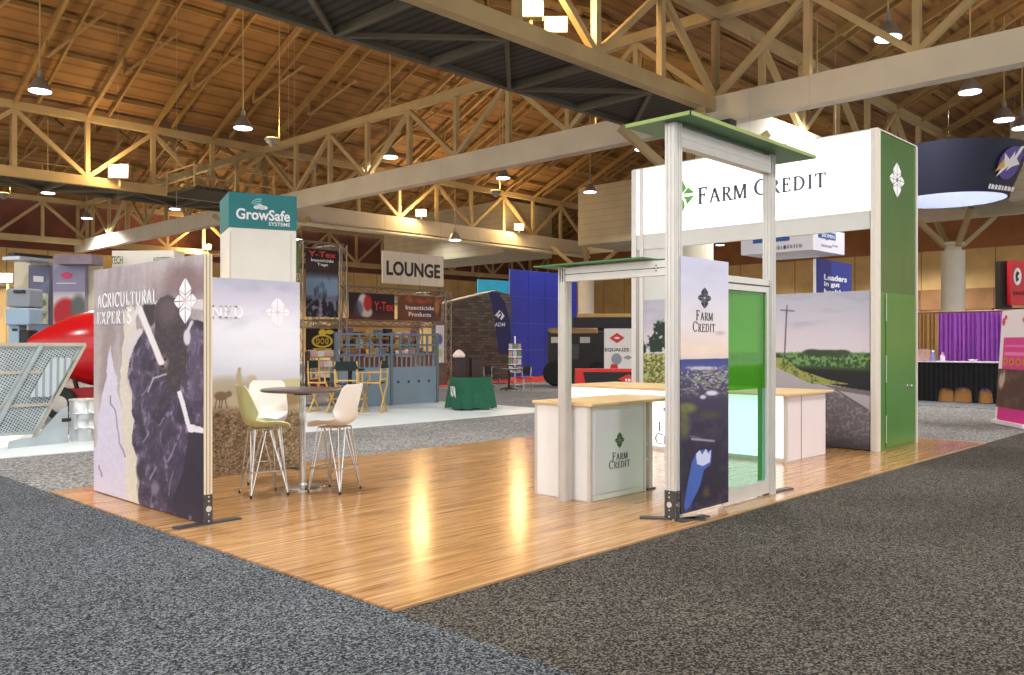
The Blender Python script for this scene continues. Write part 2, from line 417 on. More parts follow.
struct(MB().box(20, 34, 25.0, 30.5, -.006, .008).build('floor_red_carpet', carpet('red_carpet', (150, 36, 26), (206, 66, 46), (228, 98, 74), 30)))
struct(MB().box(24, 30, -2, 10.5, -.006, .006).build('floor_booth_carpet', carpet('grey_booth_carpet', (70, 72, 78), (104, 106, 112), (134, 136, 142), 40)))

# ---- far walls
TANW = striped('tan_wall_panels', (206, 170, 110), (150, 112, 62), 'X', .33, .7, .03, .14)
TANW2 = striped('tan_wall_panels_side', (206, 170, 110), (150, 112, 62), 'Y', .33, .7, .03, .14)
DKW2 = M('brown_upper_wall', (150, 96, 54), .8, noise=(.5, .2))
DKW = M('dark_upper_wall', (106, 60, 44), .8, noise=(.6, .3))
struct(MB().box(-30, 85, 76, 76.4, 0, 9.3).build('wall_far', TANW))
struct(MB().box(-30, 85, 75.6, 76, 9.3, 14.5).build('wall_far_upper', DKW))
struct(MB().box(82, 82.4, -30, 76, 0, 10.0).build('wall_right', TANW2))
struct(MB().box(81.6, 82, -30, 76, 10.0, 20).build('wall_right_upper', DKW2))
struct(MB().box(81.5, 81.95, -30, 30, 4.7, 6.5).build('trim_2', striped('dark_wood_band', (132, 92, 52), (96, 64, 36), 'Y', .33, .7, .05, .2)))
struct(MB().box(-30, 85, 75.5, 75.95, 6.2, 7.0).build('trim_3', M('grey_duct', (150, 136, 112), .6, noise=(.5, .15))))
BULK = striped('bulkhead_panels', (178, 168, 144), (150, 140, 116), 'Z', 2.2, .7, .06, .1)
for i, (y0, y1) in enumerate(((45.6, 60.5), (33.3, 38.4), (-12, 11.4))):
    struct(MB().box(46.6, 52, y0, y1, 8.55, 12.6).build('wall_bulkhead' + ('' if i == 0 else '_middle' if i == 1 else '_right'), BULK))

# ---- roof: three gabled bays, their rafters and purlins
DECK = striped('roof_decking', (140, 104, 60), (118, 85, 47), 'Y', 1.7, .8, .22, .2)
RAFT = M('rafter_steel', (146, 116, 68), .6, noise=(.7, .15))
PITCH = 3.24
NX = [25.6 + PITCH * k for k in range(-12, 19)]
ROOF = [(-14.0, 15.0, 'ceiling_near'), (18.3, 44.2, 'ceiling'), (47.4, 73.5, 'ceiling_far')]
ZE, RISE = 13.1, .44
for y0, y1, nm in ROOF:
    ym = (y0 + y1) / 2; zr = ZE + RISE * (ym - y0)
    x0, x1 = -14, 84
    c = MB()
    c.prism([(x0, y0 - 1.7, ZE + .25), (x0, y0, ZE + .25), (x0, ym, zr + .25), (x0, y1, ZE + .25), (x0, y1 + 1.7, ZE + .25), (x0, y1 + 1.7, ZE + .4), (x0, y1, ZE + .4), (x0, ym, zr + .45), (x0, y0, ZE + .4), (x0, y0 - 1.7, ZE + .4)], (x1 - x0, 0, 0))
    ce = struct(c.build(nm, DECK))
    rm = {}
    for ya, yb in ((y0, ym), (y1, ym)):
        for k in range(0, 6):
            y = ya + (yb - ya) * (k + .5) / 6; z = ZE + RISE * abs(y - ya) + .02
            MB().bar((x0, y, z + .05), (x1, y, z + .05), .14, .2).build('purlin', RAFT, ce)
        r0 = None
        for X in NX:
            if r0 is None:
                r0 = MB().bar((0, ya, ZE - .3), (0, ya + (yb - ya) * .10, ZE + RISE * abs(yb - ya) * .10 - .25), .16, .16).bar((0, ya + (yb - ya) * .10, ZE + RISE * abs(yb - ya) * .10 - .25), (0, yb, zr - .2), .16, .3).build('rafter', RAFT, ce); r0.location.x = X
                r1 = MB().bar((0, ya + (yb - ya) * .34, ZE + RISE * abs(yb - ya) * .34 - .3), (0, ya + (yb - ya) * .34, ZE + RISE * abs(yb - ya) * .34 - 1.1), .1).bar((0, ya + (yb - ya) * .34, ZE + RISE * abs(yb - ya) * .34 - 1.1), (PITCH / 2, ya + (yb - ya) * .5, ZE + RISE * abs(yb - ya) * .5 - .2), .1).build('rafter_brace', RAFT, ce); r1.location.x = X
            else:
                for r in (r0, r1): o = r.copy(); link(o); o.location.x = X; o.parent = ce
        s0 = None                                  # a slimmer rafter beside each main one
        for X in NX[:-1]:
            if s0 is None: s0 = MB().bar((0, ya, ZE - .05), (0, yb, zr - .1), .1, .2).build('slim_rafter', RAFT, ce); s0.location.x = X + 1.0
            else: o = s0.copy(); link(o); o.location.x = X + 1.0; o.parent = ce

# ---- roof trusses
ZB0, ZB1, ZT = 9.0, 9.93, 12.75
def truss(label, p0, d, lo, hi, boxed, name='roof_truss', flip=0, skip=()):
    """p0: a node; d: direction; lo..hi: node numbers"""
    p0 = Vector((p0[0], p0[1], 0)); d = Vector(d) * PITCH
    a, b = p0 + d * lo, p0 + d * hi
    t = thing(name, label, 'truss', (a.x, a.y, ZB0))
    zb = ZB1 if boxed else ZB1 - .1
    if boxed: MB().bar(a + UP * (ZB0 + ZB1) / 2, b + UP * (ZB0 + ZB1) / 2, .5, ZB1 - ZB0).build('bottom_chord', STEELBOX, t)
    else: MB().bar(a + UP * (ZB1 - .28), b + UP * (ZB1 - .28), .34, .46).build('bottom_chord', STEEL, t)
    MB().bar(a + UP * ZT, b + UP * ZT, .3, .36).build('top_chord', STEEL, t)
    v0 = d0 = d1 = None
    for k in range(lo, hi + 1):
        if k in skip: continue
        p = p0 + d * k
        if v0 is None:
            v0 = MB().bar(p + UP * zb, p + UP * (ZT - .2), .21, .21).build('vertical', STEEL, t); base = k
        else:
            o = v0.copy(); link(o); o.parent = t; o.location = v0.location + d * (k - base)
    for k in range(lo, hi):
        if k in skip: continue
        p, q = p0 + d * k, p0 + d * (k + 1)
        up = (k + flip) % 2 == 0
        if up:
            if d0 is None: d0 = MB().bar(p + UP * zb, q + UP * (ZT - .2), .19, .2).build('diagonal', STEEL, t); kb = k
            else: o = d0.copy(); link(o); o.parent = t; o.location = d0.location + d * (k - kb)
        else:
            if d1 is None: d1 = MB().bar(p + UP * (ZT - .2), q + UP * zb, .19, .2).build('diagonal', STEEL, t); kc = k
            else: o = d1.copy(); link(o); o.parent = t; o.location = d1.location + d * (k - kc)
    return t
BX, BY = 25.6, 15.1
truss('long white box girder truss crossing the hall behind the tall green tower', (BX, BY), (0, 1, 0), -8, 18, True)
truss('truss carrying the dark catwalk overhead, ending at the long white girder', (BX, BY), (1, 0, 0), -8, 0, False)
truss('box girder truss running away behind the lit white sign', (BX, BY), (1, 0, 0), 0, 9, True)
truss('truss with a walkway under it above the agricultural picture wall', (BX, BY + 9 * PITCH), (1, 0, 0), -10, 0, False, flip=1)
truss('box girder truss running above the hanging lounge sign', (BX, BY + 9 * PITCH), (1, 0, 0), 0, 9, True, flip=1)
truss('far box girder truss beyond the right bulkhead, parallel to the long girder', (BX + 9 * PITCH, BY), (0, 1, 0), -8, 9, True)
truss('farthest truss running in front of the far wall', (BX, BY + 18 * PITCH - 2), (1, 0, 0), -11, 17, False)

# ---- catwalks
def catwalk(label, y0, y1, x0, x1, n):
    t = thing('catwalk', label, 'catwalk', (x0, y0, 9.3))
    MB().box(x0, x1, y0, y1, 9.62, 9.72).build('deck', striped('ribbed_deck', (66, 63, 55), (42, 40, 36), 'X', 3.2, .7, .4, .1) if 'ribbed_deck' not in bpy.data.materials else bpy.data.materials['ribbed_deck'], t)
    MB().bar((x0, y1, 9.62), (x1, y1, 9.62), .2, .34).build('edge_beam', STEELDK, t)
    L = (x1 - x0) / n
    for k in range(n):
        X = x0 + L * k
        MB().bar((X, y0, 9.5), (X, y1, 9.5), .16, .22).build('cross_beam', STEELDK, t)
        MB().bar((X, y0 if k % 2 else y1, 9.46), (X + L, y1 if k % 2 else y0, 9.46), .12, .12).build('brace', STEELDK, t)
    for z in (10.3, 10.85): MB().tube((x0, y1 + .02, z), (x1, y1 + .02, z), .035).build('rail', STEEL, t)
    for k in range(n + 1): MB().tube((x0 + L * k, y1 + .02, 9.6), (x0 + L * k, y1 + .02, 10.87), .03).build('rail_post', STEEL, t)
    return t
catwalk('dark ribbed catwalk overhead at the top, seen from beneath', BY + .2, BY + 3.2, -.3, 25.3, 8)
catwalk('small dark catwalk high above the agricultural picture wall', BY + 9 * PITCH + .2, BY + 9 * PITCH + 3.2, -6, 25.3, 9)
t = thing('service_platform', 'small railed platform beside the top of the teal and white pillar', 'platform', (20.2, 41.3, 9.4))
box('deck', bpy.data.materials['ribbed_deck'], t, 19.8, 24.2, 41.0, 44.1, 9.4, 9.55)
for a, b in (((19.8, 41), (24.2, 41)), ((19.8, 41), (19.8, 44.1))):
    for z in (10.0, 10.6): MB().tube((*a, z), (*b, z), .04).build('rail', STEEL, t)
for a in ((19.8, 41), (22, 41), (24.2, 41), (19.8, 44.1)): MB().tube((*a, 9.5), (*a, 10.65), .05).build('rail_post', STEEL, t)

# ---- columns with raking struts
def column(x, y, label, r=.63):
    t = thing('column', label, 'column', (x, y, 0))
    MB().lathe([(r, 0), (r, 7.0), (r * .99, 7.02)], (x, y, 0), 28).build('shaft', M('column_white', (226, 220, 204), .6, noise=(1, .05)), t, smooth=True)
    MB().lathe([(r * .72, 7.02), (r * .72, 7.3), (r * .95, 7.34), (r * .95, 7.5), (r * .6, 7.55)], (x, y, 0), 24).build('capital', CREAM, t, smooth=True)
    for sx in (-1, 1):
        for sy in (-1, 1): MB().bar((x + sx * .35, y + sy * .35, 7.3), (x + sx * 2.2, y + sy * 1.6, 9.1), .26, .26).build('strut', STEEL, t)
    return t
column(26.0, 16.15, 'round white column showing past the tall post below the lit sign')
column(gd(586, 66).x, gd(586, 66).y, 'slim white column seen through the open doorway frame')
column(gd(953, 49.5).x, gd(953, 49.5).y, 'round white column with raking struts behind the purple curtain')
column(gd(262, 50).x, gd(262, 50).y, 'white column hidden behind the teal and white pillar')

# ---- high bay lamps and warm floodlights
def roofz(y):
    for a, b, _ in ROOF:
        if a <= y <= b: return ZE + RISE * min(y - a, b - y) + .225
    return ZE + .225
LENS = M('lamp_lens', (255, 255, 255), .3, emit=((236, 242, 255), 6), noise=(5, .01))
HOUS = M('lamp_housing', (150, 146, 140), .4, .4, noise=(5, .05))
def highbay(px, py, label, z=11.0, light=None, r=.42):
    d = F * (z - H) / (HY - py); p = gd(px, d)
    t = thing('high_bay_lamp', label, 'lamp', (p.x, p.y, z), group='high bay lamps under the roof')
    MB().lathe([(r, 0), (r * .98, .03), (r * .5, .42), (r * .22, .5), (r * .2, .75)], (p.x, p.y, z), 20).build('housing', HOUS, t, smooth=True)
    MB().lathe([(r * .9, -.03), (r * .9, .0)], (p.x, p.y, z), 20).build('lens', LENS, t)
    MB().tube((p.x, p.y, z + .7), (p.x, p.y, roofz(p.y)), .03).build('stem', STEEL, t)
    if light:
        l = bpy.data.lights.new('high_bay_light', 'SPOT'); l.energy = light; l.color = (1, .95, .88); l.spot_size = math.radians(150); l.spot_blend = .6; l.shadow_soft_size = .4
        o = link(bpy.data.objects.new('high_bay_light', l)); o.location = (0, 0, -.1); o.parent = t
    return t
highbay(40, 91, 'round lamp above the top left roof slope, nearest the left edge', light=HB)
highbay(243, 128, 'round lamp above the teal sign of the white pillar', light=HB)
highbay(390, 157, 'round lamp between the girder webs above the lounge sign', light=HB)
highbay(503, 178, 'small round lamp above the blue booth wall, below the girder', light=HB)
highbay(590, 192, 'small round lamp beside the middle bulkhead, left of the lit sign', light=HB)
highbay(888, 38, 'round lamp above the green tower, over the white girder', light=HB)
highbay(970, 92, 'round lamp above the navy ring sign, below the white girder', light=HB)
highbay(1022, 128, 'round lamp at the right edge above the navy ring sign')
highbay(48, 193, 'round lamp left of the pale hanging banner, low under the far trusses')
highbay(175, 209, 'round lamp above the pale hanging banner beside the far girder')
highbay(455, 240, 'flat lamp low under the girder to the right of the lounge sign', z=8.2)
FLOODL = M('flood_lens', (255, 220, 160), .3, emit=((255, 204, 120), 11), noise=(5, .01))
def flood(px, py, Y, label, power=0, foot=9.9, s=.32, z=None):
    x, y, d = gy(px, Y); z = zz(py, d)
    t = thing('floodlight', label, 'floodlight', (x, y, z))
    c = Vector((x, y, z)); n = -FWD
    MB().obox(c - n * .2, RIGHT * s * 1.15, UP * s * .8, n * .18).build('housing', HOUS, t, .03)
    MB().obox(c, RIGHT * s, UP * s * .66, n * .02).build('lens', FLOODL, t)
    e = c - n * .2
    MB().tube(e, (e.x, e.y, foot), .05).build('bracket', STEEL, t)
    if power:
        l = bpy.data.lights.new('flood_light', 'POINT'); l.energy = power; l.color = (1, .66, .30); l.shadow_soft_size = .35
        o = link(bpy.data.objects.new('flood_light', l)); o.location = (n.x * .6, n.y * .6, .2); o.parent = t
    return t
YT = BY + 9 * PITCH
flood(421, 213, YT - .75, 'glowing warm floodlight on the girder above the lounge sign', 560, ZB0 + .9)
flood(519, 227, YT - .75, 'glowing warm floodlight on the girder above the blue booth wall', 560, ZB0 + .9)
flood(207, 247, 70.8, 'glowing warm floodlight left of the teal and white pillar', 1400, 9.5)
flood(5, 278, 40, 'glowing warm floodlight on a pole low at the left edge', 900, 0, .26)
flood(118, 171, YT - .7, 'pale rectangular floodlight on the truss above the picture wall', 360, 9.5, .45)
flood(531, 8, BY + .9, 'pale rectangular floodlight behind the catwalk truss, upper of two', 480, 9.725, .3)
flood(556, 24, BY + .9, 'pale rectangular floodlight behind the catwalk truss, lower of two', 480, 9.725, .3)
# sodium uplights hung among the trusses wash the roof deck
UPLAB = {1: 'small warm uplight hung above the teal sign of the white pillar', 4: 'small warm uplight hung over the girder, left of the tall green canopy', 5: 'small warm uplight hung over the girder, above the gap right of the lounge sign', 10: 'small warm uplight at the left edge under the far trusses'}
for i, (x, y, w) in enumerate([(12, 20, 1), (20, 34, 1.2), (8, 38, .9), (0, 30, .7), (30, 24, 1.3), (36, 36, 1.4), (43, 26, 1.2), (34, 6, 1.1), (44, 4, 1.1), (24, 4, .9), (16, 58, 2), (34, 58, 2.2), (60, 24, 1.2), (60, 6, 1.1), (56, 62, 2)]):
    t = thing('uplight', UPLAB.get(i, 'warm uplight among the roof trusses, hidden from this viewpoint'), 'uplight', (x, y, 10.4), group='uplights among the trusses')
    MB().lathe([(.1, 0), (.34, .3), (.34, .34)], (x, y, 10.4), 16).build('reflector', HOUS, t, smooth=True)
    MB().lathe([(.3, .345), (.3, .36)], (x, y, 10.4), 16).build('lens', FLOODL, t)
    MB().tube((x + .36, y, 10.6), (x + .36, y, roofz(y)), .025).build('stem', STEEL, t)
    l = bpy.data.lights.new('uplight_lamp', 'SPOT'); l.energy = UPL * w; l.color = (1, .66, .32); l.spot_size = math.radians(165); l.spot_blend = .5; l.shadow_soft_size = .3
    o = link(bpy.data.objects.new('uplight_lamp', l)); o.location = (0, 0, .45); o.rotation_euler = (math.pi, 0, 0); o.parent = t
# lamps added to brighten the near aisle, the exhibit and the far walls
HBLAB = {(60, 66): 'small added lamp far off between the lounge sign and the teal hanging sign', (42, 67): 'small added lamp far off above the top of the pipe truss tower', (24, 67): 'small added lamp far off above the pale hanging banner, left of the long girder',
         (40, 10): 'added lamp close above the navy ring sign, left of the one at the edge', (31, 14): 'added lamp behind the white girder above the lit sign', (34, 24): 'added lamp behind the left end of the tall green canopy', (44, 52): 'small added lamp above the lounge sign, in front of the long bulkhead'}
for x, y, e in ((74, 12, 34000), (74, 26, 34000), (72, 42, 34000), (60, 66, 32000), (42, 67, 32000), (24, 67, 32000), (6, 66, 30000), (44, 52, 3500), (40, 10, 9000), (2, -3, 9000), (12, -2, 9000), (-4, 6, 9000), (4, 9, 7000), (14, 8, 7000), (22, 0, 7000), (-2, 17, 8000), (9, 21, 9000), (31, 14, 9000), (34, 24, 9000)):
    z = 11.0
    t = thing('high_bay_lamp', HBLAB.get((x, y), 'added high bay lamp above the aisles, hidden from this viewpoint'), 'lamp', (x, y, z), group='high bay lamps under the roof' if (x, y) in HBLAB else 'added high bay lamps out of sight')
    MB().lathe([(.42, 0), (.41, .03), (.21, .42), (.1, .5), (.09, .75)], (x, y, z), 20).build('housing', HOUS, t, smooth=True)
    MB().lathe([(.38, -.03), (.38, .0)], (x, y, z), 20).build('lens', LENS, t)
    MB().tube((x, y, z + .7), (x, y, roofz(y)), .03).build('stem', STEEL, t)
    l = bpy.data.lights.new('high_bay_light', 'SPOT'); l.energy = e * HBN; l.color = (1, .975, .94); l.spot_size = math.radians(150); l.spot_blend = .6; l.shadow_soft_size = .4
    o = link(bpy.data.objects.new('high_bay_light', l)); o.location = (0, 0, -.1); o.parent = t

t = thing('conduit', 'long white pipe under the box girder by the lounge sign', 'pipe', (26, YT - .5, 8.7))
MB().tube((26, YT - .5, 8.72), (54.5, YT - .5, 8.72), .13, 10).build('pipe', STEELBOX, t)
for k in range(9): MB().tube((27 + k * 3.3, YT - .5, 8.7), (27 + k * 3.3, YT - .3, 9.05), .03).build('hanger', STEEL, t)
t = thing('junction_box', 'dark junction box with dangling cables where the catwalk meets the girder', 'junction box', (25.2, 14.3, 8.5))
MB().box(25.0, 25.4, 14.2, 14.7, 8.55, 8.99).build('housing', DARKMETAL, t, .02); MB().box(25.0, 25.33, 14.75, 15.1, 8.75, 8.99).build('transformer', M('amber_box', (170, 120, 40), .5, noise=(4, .1)), t, .02)
for k in range(3): MB().path([(24.99, 14.3 + k * .15, 8.7), (24.8, 14.3 + k * .2, 8.45), (24.6, 14.8 + k * .1, 8.8), (24.5, 15.1, 9.1)], .02).build('cable', BLACK, t)

# ================================================================ THE EXHIBIT: picture walls
def kit_post(x, y, z0, z1, w=.11):            # square aluminium post with grooves down each face
    m = MB().box(x - w / 2, x + w / 2, y - w / 2, y + w / 2, z0, z1)
    e = .012
    for s in (-1, 1):
        for k in (-.34, 0, .34):
            m.box(x + k * w - .008, x + k * w + .008, y + s * w / 2, y + s * (w / 2 + e * .5), z0, z1)
            m.box(x + s * w / 2, x + s * (w / 2 + e * .5), y + k * w - .008, y + k * w + .008, z0, z1)
    return m
def foot_plate(name, t, x, y, dirn, L=.55, w=.09):
    d = Vector(dirn); n = Vector((-d.y, d.x, 0))
    return MB().obox((x, y, FZ + .008), d * L / 2, n * w / 2, UP * .008).build(name, DARKMETAL, t)
def base_bracket(t, x, y, nrm, w, h=.26):
    n = Vector(nrm); u = UP.cross(n)
    m = MB().obox(Vector((x, y, FZ + h / 2 + .01)) + n * .004, u * w / 2, UP * h / 2, n * .004)
    b = m.build('base_bracket', DARKMETAL, t)
    s = MB()
    for z, r in ((.03, .008), (.09, .008), (h / 2 + .01, .028), (h - .05, .008), (h - .01, .008)):
        s.lathe([(r, 0), (r, .006)], Vector((x, y, FZ + z)) + n * .008, 12, n)
    s.build('bolt', CHROME, b)
    return b

PX, PY0, PY1, PH = 3.635, 7.355, 9.94, 2.46
def cow_print(p):
    wx, wy = fbm(p.x / 11, p.y / 13, 41, 2) - .5, fbm(p.x / 11 + 9, p.y / 13, 43, 2) - .5
    p.x = p.x + wx * 5; p.y = p.y + wy * 7; x, y = p.x, p.y
    p.vgrad([(255, (172, 160, 164)), (300, (150, 138, 142)), (360, (168, 156, 154)), (520, (190, 180, 178))])
    st = fbm(x / 7, y / 60, 3, 3); p.img += ((st - .5) * 70)[..., None]
    p.ell(186, 282, 32, 16, (124, 98, 98), .9, .75); p.ell(158, 268, 12, 20, (186, 176, 176), .9, .5)
    p.ell(104, 360, 6, 40, (140, 122, 118), .8, .8); p.ell(97, 330, 6, 60, (172, 160, 160), .8, .7)
    p.poly([(121, 372), (127, 300), (137, 310), (136, 420), (137, 506), (118, 505)], (214, 204, 188), .9)
    p.poly([(111, 346), (117, 380), (125, 460), (126, 510), (90, 500), (90, 480)], (206, 198, 216))
    p.seg(110, 396, 124, 456, 1.2, (132, 118, 126)); p.seg(99, 466, 102, 477, 1, (120, 108, 120))
    p.img += ((fbm(x / 3, y / 3, 9, 3) - .5) * 16)[..., None]
    herd = [(131, 352), (128, 375), (131, 390), (131, 412), (134, 420), (132, 446), (142, 470), (139, 490), (137, 503), (150, 530), (206, 540), (206, 322), (190, 318), (180, 306), (150, 330), (140, 335)]
    p.poly(herd, (74, 62, 84))
    m = p.inside(herd)
    hl = fbm(x / 2.4, y / 6, 21, 4); bl = fbm(x / 9, y / 16, 33, 3)
    p.mix(m * np.clip((bl - .46) * 5, 0, 1) * .75, (42, 34, 50)); p.mix(m * np.clip((hl - .52) * 6, 0, 1) * np.clip((.64 - bl) * 5, 0, 1) * .7, (158, 146, 176))
    rr = random.Random(5)
    for k in range(46):
        bx, by = rr.uniform(132, 204), rr.uniform(345, 520); rx, ry = rr.uniform(2.5, 5), rr.uniform(5, 10)
        if bx > 176 and by > 430 or by > 400 + (bx - 120) * 1.5: continue
        p.ell(bx - 1, by - 1.2, rx + 1, ry + .6, (150, 138, 168), .5, .42); p.ell(bx, by, rx, ry, (48, 40, 58), .5, .85)
        p.seg(bx - rx * .3, by + ry * .5, bx + rx * .2, by - ry * .3, 1, (120, 108, 138), .5)
    for bx, by, rx, ry in ((150, 400, 9, 13), (166, 430, 8, 14), (150, 448, 8, 16), (178, 470, 10, 26), (158, 486, 8, 20)):
        p.ell(bx, by, rx, ry, (58, 50, 72), .5, .7)
        p.seg(bx - rx, by - ry * .4, bx - rx * .2, by - ry, 1.4, (150, 140, 172), .8); p.seg(bx - rx, by + ry, bx - rx * .6, by, 1.2, (140, 130, 160), .6)
    p.ell(155, 488, 4, 9, (134, 120, 138), .8, .8); p.ell(141, 470, 4, 12, (60, 50, 66), .6)
    p.x, p.y = x, y = p.x - wx * 4.2, p.y - wy * 6
    p.ell(152, 318, 9, 14, (172, 158, 160), .8, .7); p.ell(149, 316, 6.5, 11, (56, 45, 50), .4); p.ell(146, 308, 3, 5, (56, 45, 50), .4); p.ell(152.5, 307.5, 3, 5, (56, 45, 50), .4)
    p.poly([(155, 308), (160, 298), (168, 295), (178, 300), (184, 312), (187, 332), (186, 366), (178, 396), (170, 394), (163, 376), (158, 358), (155, 336)], (62, 50, 55))
    p.ell(168, 310, 11, 14, (98, 82, 88), .9, .8); p.ell(176, 352, 9, 26, (58, 46, 54), .7, .85)
    p.mix(m * (fbm(x / 2, y / 3, 5, 2) - .45) * .8, (120, 104, 112))
    p.ell(163, 362, 5, 6, (160, 142, 134), .8, .8); p.ell(162, 366, 2, 2, (50, 40, 46), .5); p.ell(165, 359, 1.6, 1.6, (46, 38, 42), .5)
    p.seg(153, 378, 166, 374, 1.6, (176, 164, 176)); p.seg(153, 378, 148, 392, 1.4, (176, 164, 176))
    p.seg(139, 308, 161, 362, 6, (226, 216, 216)); p.seg(128, 356, 129, 345, 6, (204, 194, 200)); p.seg(129, 345, 140, 332, 6, (206, 196, 202)); p.seg(131, 325, 139, 306, 3.5, (214, 204, 206))
    p.seg(188, 303, 206, 305, 10, (212, 198, 198)); p.ell(187, 337, 3.6, 8, (206, 198, 206), .3); p.seg(188, 330, 192, 322, 3, (206, 198, 206))
    for k in range(8): p.seg(190 + 2 * k, 330, 189 + 2 * k, 400, .8, (150, 132, 160), .5)
    p.poly([(177, 392), (181, 390), (190, 424), (204, 428), (204, 433), (188, 432)], (226, 218, 226))
    p.poly([(188, 433), (206, 433), (206, 540), (178, 522), (172, 500), (184, 470)], (46, 37, 54), .93); p.ell(190, 518, 1.5, 3, (110, 100, 116), .5)
    p.ell(196, 375, 5, 40, (84, 66, 88), .9, .4)
t = thing('display_wall', 'tall picture wall printed with cattle, reading AGRICULTURAL EXPERTS', 'display wall', (PX + .05, PY0, FZ))
box('frame', M('cream_extrusion', (226, 214, 190), .45, .1, noise=(4, .04)), t, PX + .004, PX + .085, PY0, PY1, FZ + .01, PH)
MB().box(PX + .026, PX + .032, PY0 - .004, PY0, FZ + .27, PH).box(PX + .058, PX + .064, PY0 - .004, PY0, FZ + .27, PH).build('groove', M('groove_shadow_gap', (150, 132, 108), .7, noise=(9, .05)), t)
pic = picture('picture', print_mat('fabric_print'), t, (PX, PY1, FZ + .01), (0, PY0 - PY1, 0), (0, 0, PH - FZ - .01), 170, 300, cow_print)
LX = Vector((0, -1, 0))
def on_left(px, py, X): _, y, d = gx(px, X); return Vector((X, y, zz(py, d)))
SLAB = dict(T=.15, t=.10, s=.07, sh=.09)
letters(serif('AGRICULTURAL', **SLAB), 'lettering', WHITEINK, pic, (on_left(97.5, 303, PX) + on_left(157, 294, PX)) / 2, LX, UP, on_left(97.5, 300, PX).y - on_left(157, 300, PX).y, .16)
letters(serif('EXPERTS', **SLAB), 'lettering', WHITEINK, pic, (on_left(97.5, 320, PX) + on_left(131.5, 315, PX)) / 2, LX, UP, on_left(97.5, 300, PX).y - on_left(131.5, 300, PX).y, .16)
letters(emblem_shape(), 'emblem', WHITEINK, pic, on_left(185.5, 301, PX), LX, UP, .46, .42)
base_bracket(t, PX + .044, PY0, (0, -1, 0), .08)
foot_plate('foot_plate', t, PX + .05, PY0 + .02, (1, 0, 0), .62)

NY, NX0, NX1 = 9.88, PX + .087, 6.22
def field_print(p):
    x, y = p.x, p.y
    p.vgrad([(276, (188, 188, 204)), (300, (216, 212, 224)), (330, (240, 240, 248)), (360, (228, 232, 240)), (380, (216, 216, 220))])
    c = fbm(x / 30, y / 12, 4, 4); p.mix(np.clip((c - .5) * 3, 0, 1) * np.clip((372 - y) / 60, 0, 1), (186, 186, 202))
    p.ell(262, 338, 50, 26, (250, 250, 253), .9, .8); p.img *= np.array([.935, .95, .985])
    hz = 385 - (x - 214) * .07
    p.mix(np.clip((y - hz) / 4 + .5, 0, 1), (184, 176, 152))
    p.mix(np.clip((y - hz) / 3 + .5, 0, 1) * np.clip((x - 250) / 30, 0, 1), (196, 192, 146))
    p.ell(228, 386, 26, 9, (172, 160, 140), .8, .8)
    g = np.clip((y - 405) / 10, 0, 1); n = fbm(x / 1.6, y / 1.1, 8, 3)
    p.mix(np.clip((y - 392) / 26, 0, 1), (190, 172, 150)); p.mix(g, (134, 112, 86)); p.mix(g * np.clip((n - .5) * 5, 0, 1), (92, 74, 56)); p.mix(g * np.clip((.46 - n) * 5, 0, 1), (176, 156, 126))
    p.ell(239, 378, 2.6, 8, (176, 160, 134), .4); p.ell(239.5, 369.5, 1.7, 2.2, (170, 150, 126), .4)
    p.ell(252, 380, 5, 5, (190, 178, 156), .6)
    p.ell(221, 396, 7, 4.5, (122, 102, 78), .3); p.ell(229, 394, 3, 3, (122, 102, 78), .3)
    for a, b in ((217, 215), (220, 219), (225, 227), (223, 221)): p.seg(a, 398, b, 408, 1.3, (116, 96, 72))
    for a, r in ((222, 3.2), (284, 12), (289, 10)): p.ell(a + 3, 397, r, 9, (146, 122, 92), .5, .8 if a > 250 else 0)
t = thing('display_wall', 'pale picture wall of sky and ploughed earth behind the bar stools', 'display wall', (NX0, NY + .05, FZ))
box('frame', MATS['cream_extrusion'], t, NX0, NX1, NY + .004, NY + .1, FZ + .01, PH)
pic = picture('picture', print_mat('fabric_print'), t, (NX0, NY, FZ + .01), (NX1 - NX0, 0, 0), (0, 0, PH - FZ - .01), 190, 230, field_print)
def on_back(px, py, Y): x, _, d = gy(px, Y); return Vector((x, Y, zz(py, d)))
a, b = on_back(215, 311.5, NY), on_back(243, 311.5, NY); wd = (b.x - a.x) * 2.08
letters(serif('OWNED', **SLAB), 'lettering', M('faint_white_ink', (246, 242, 250), .5, noise=(9, .02)), pic, (b.x - wd / 2, NY, a.z), EX, UP, wd, .15)
letters(emblem_shape(), 'emblem', MATS['faint_white_ink'], pic, on_back(277.5, 312.5, NY), EX, UP, .36, .38)
foot_plate('foot_plate', t, NX1 - .1, NY + .05, (0, 1, 0), .5)

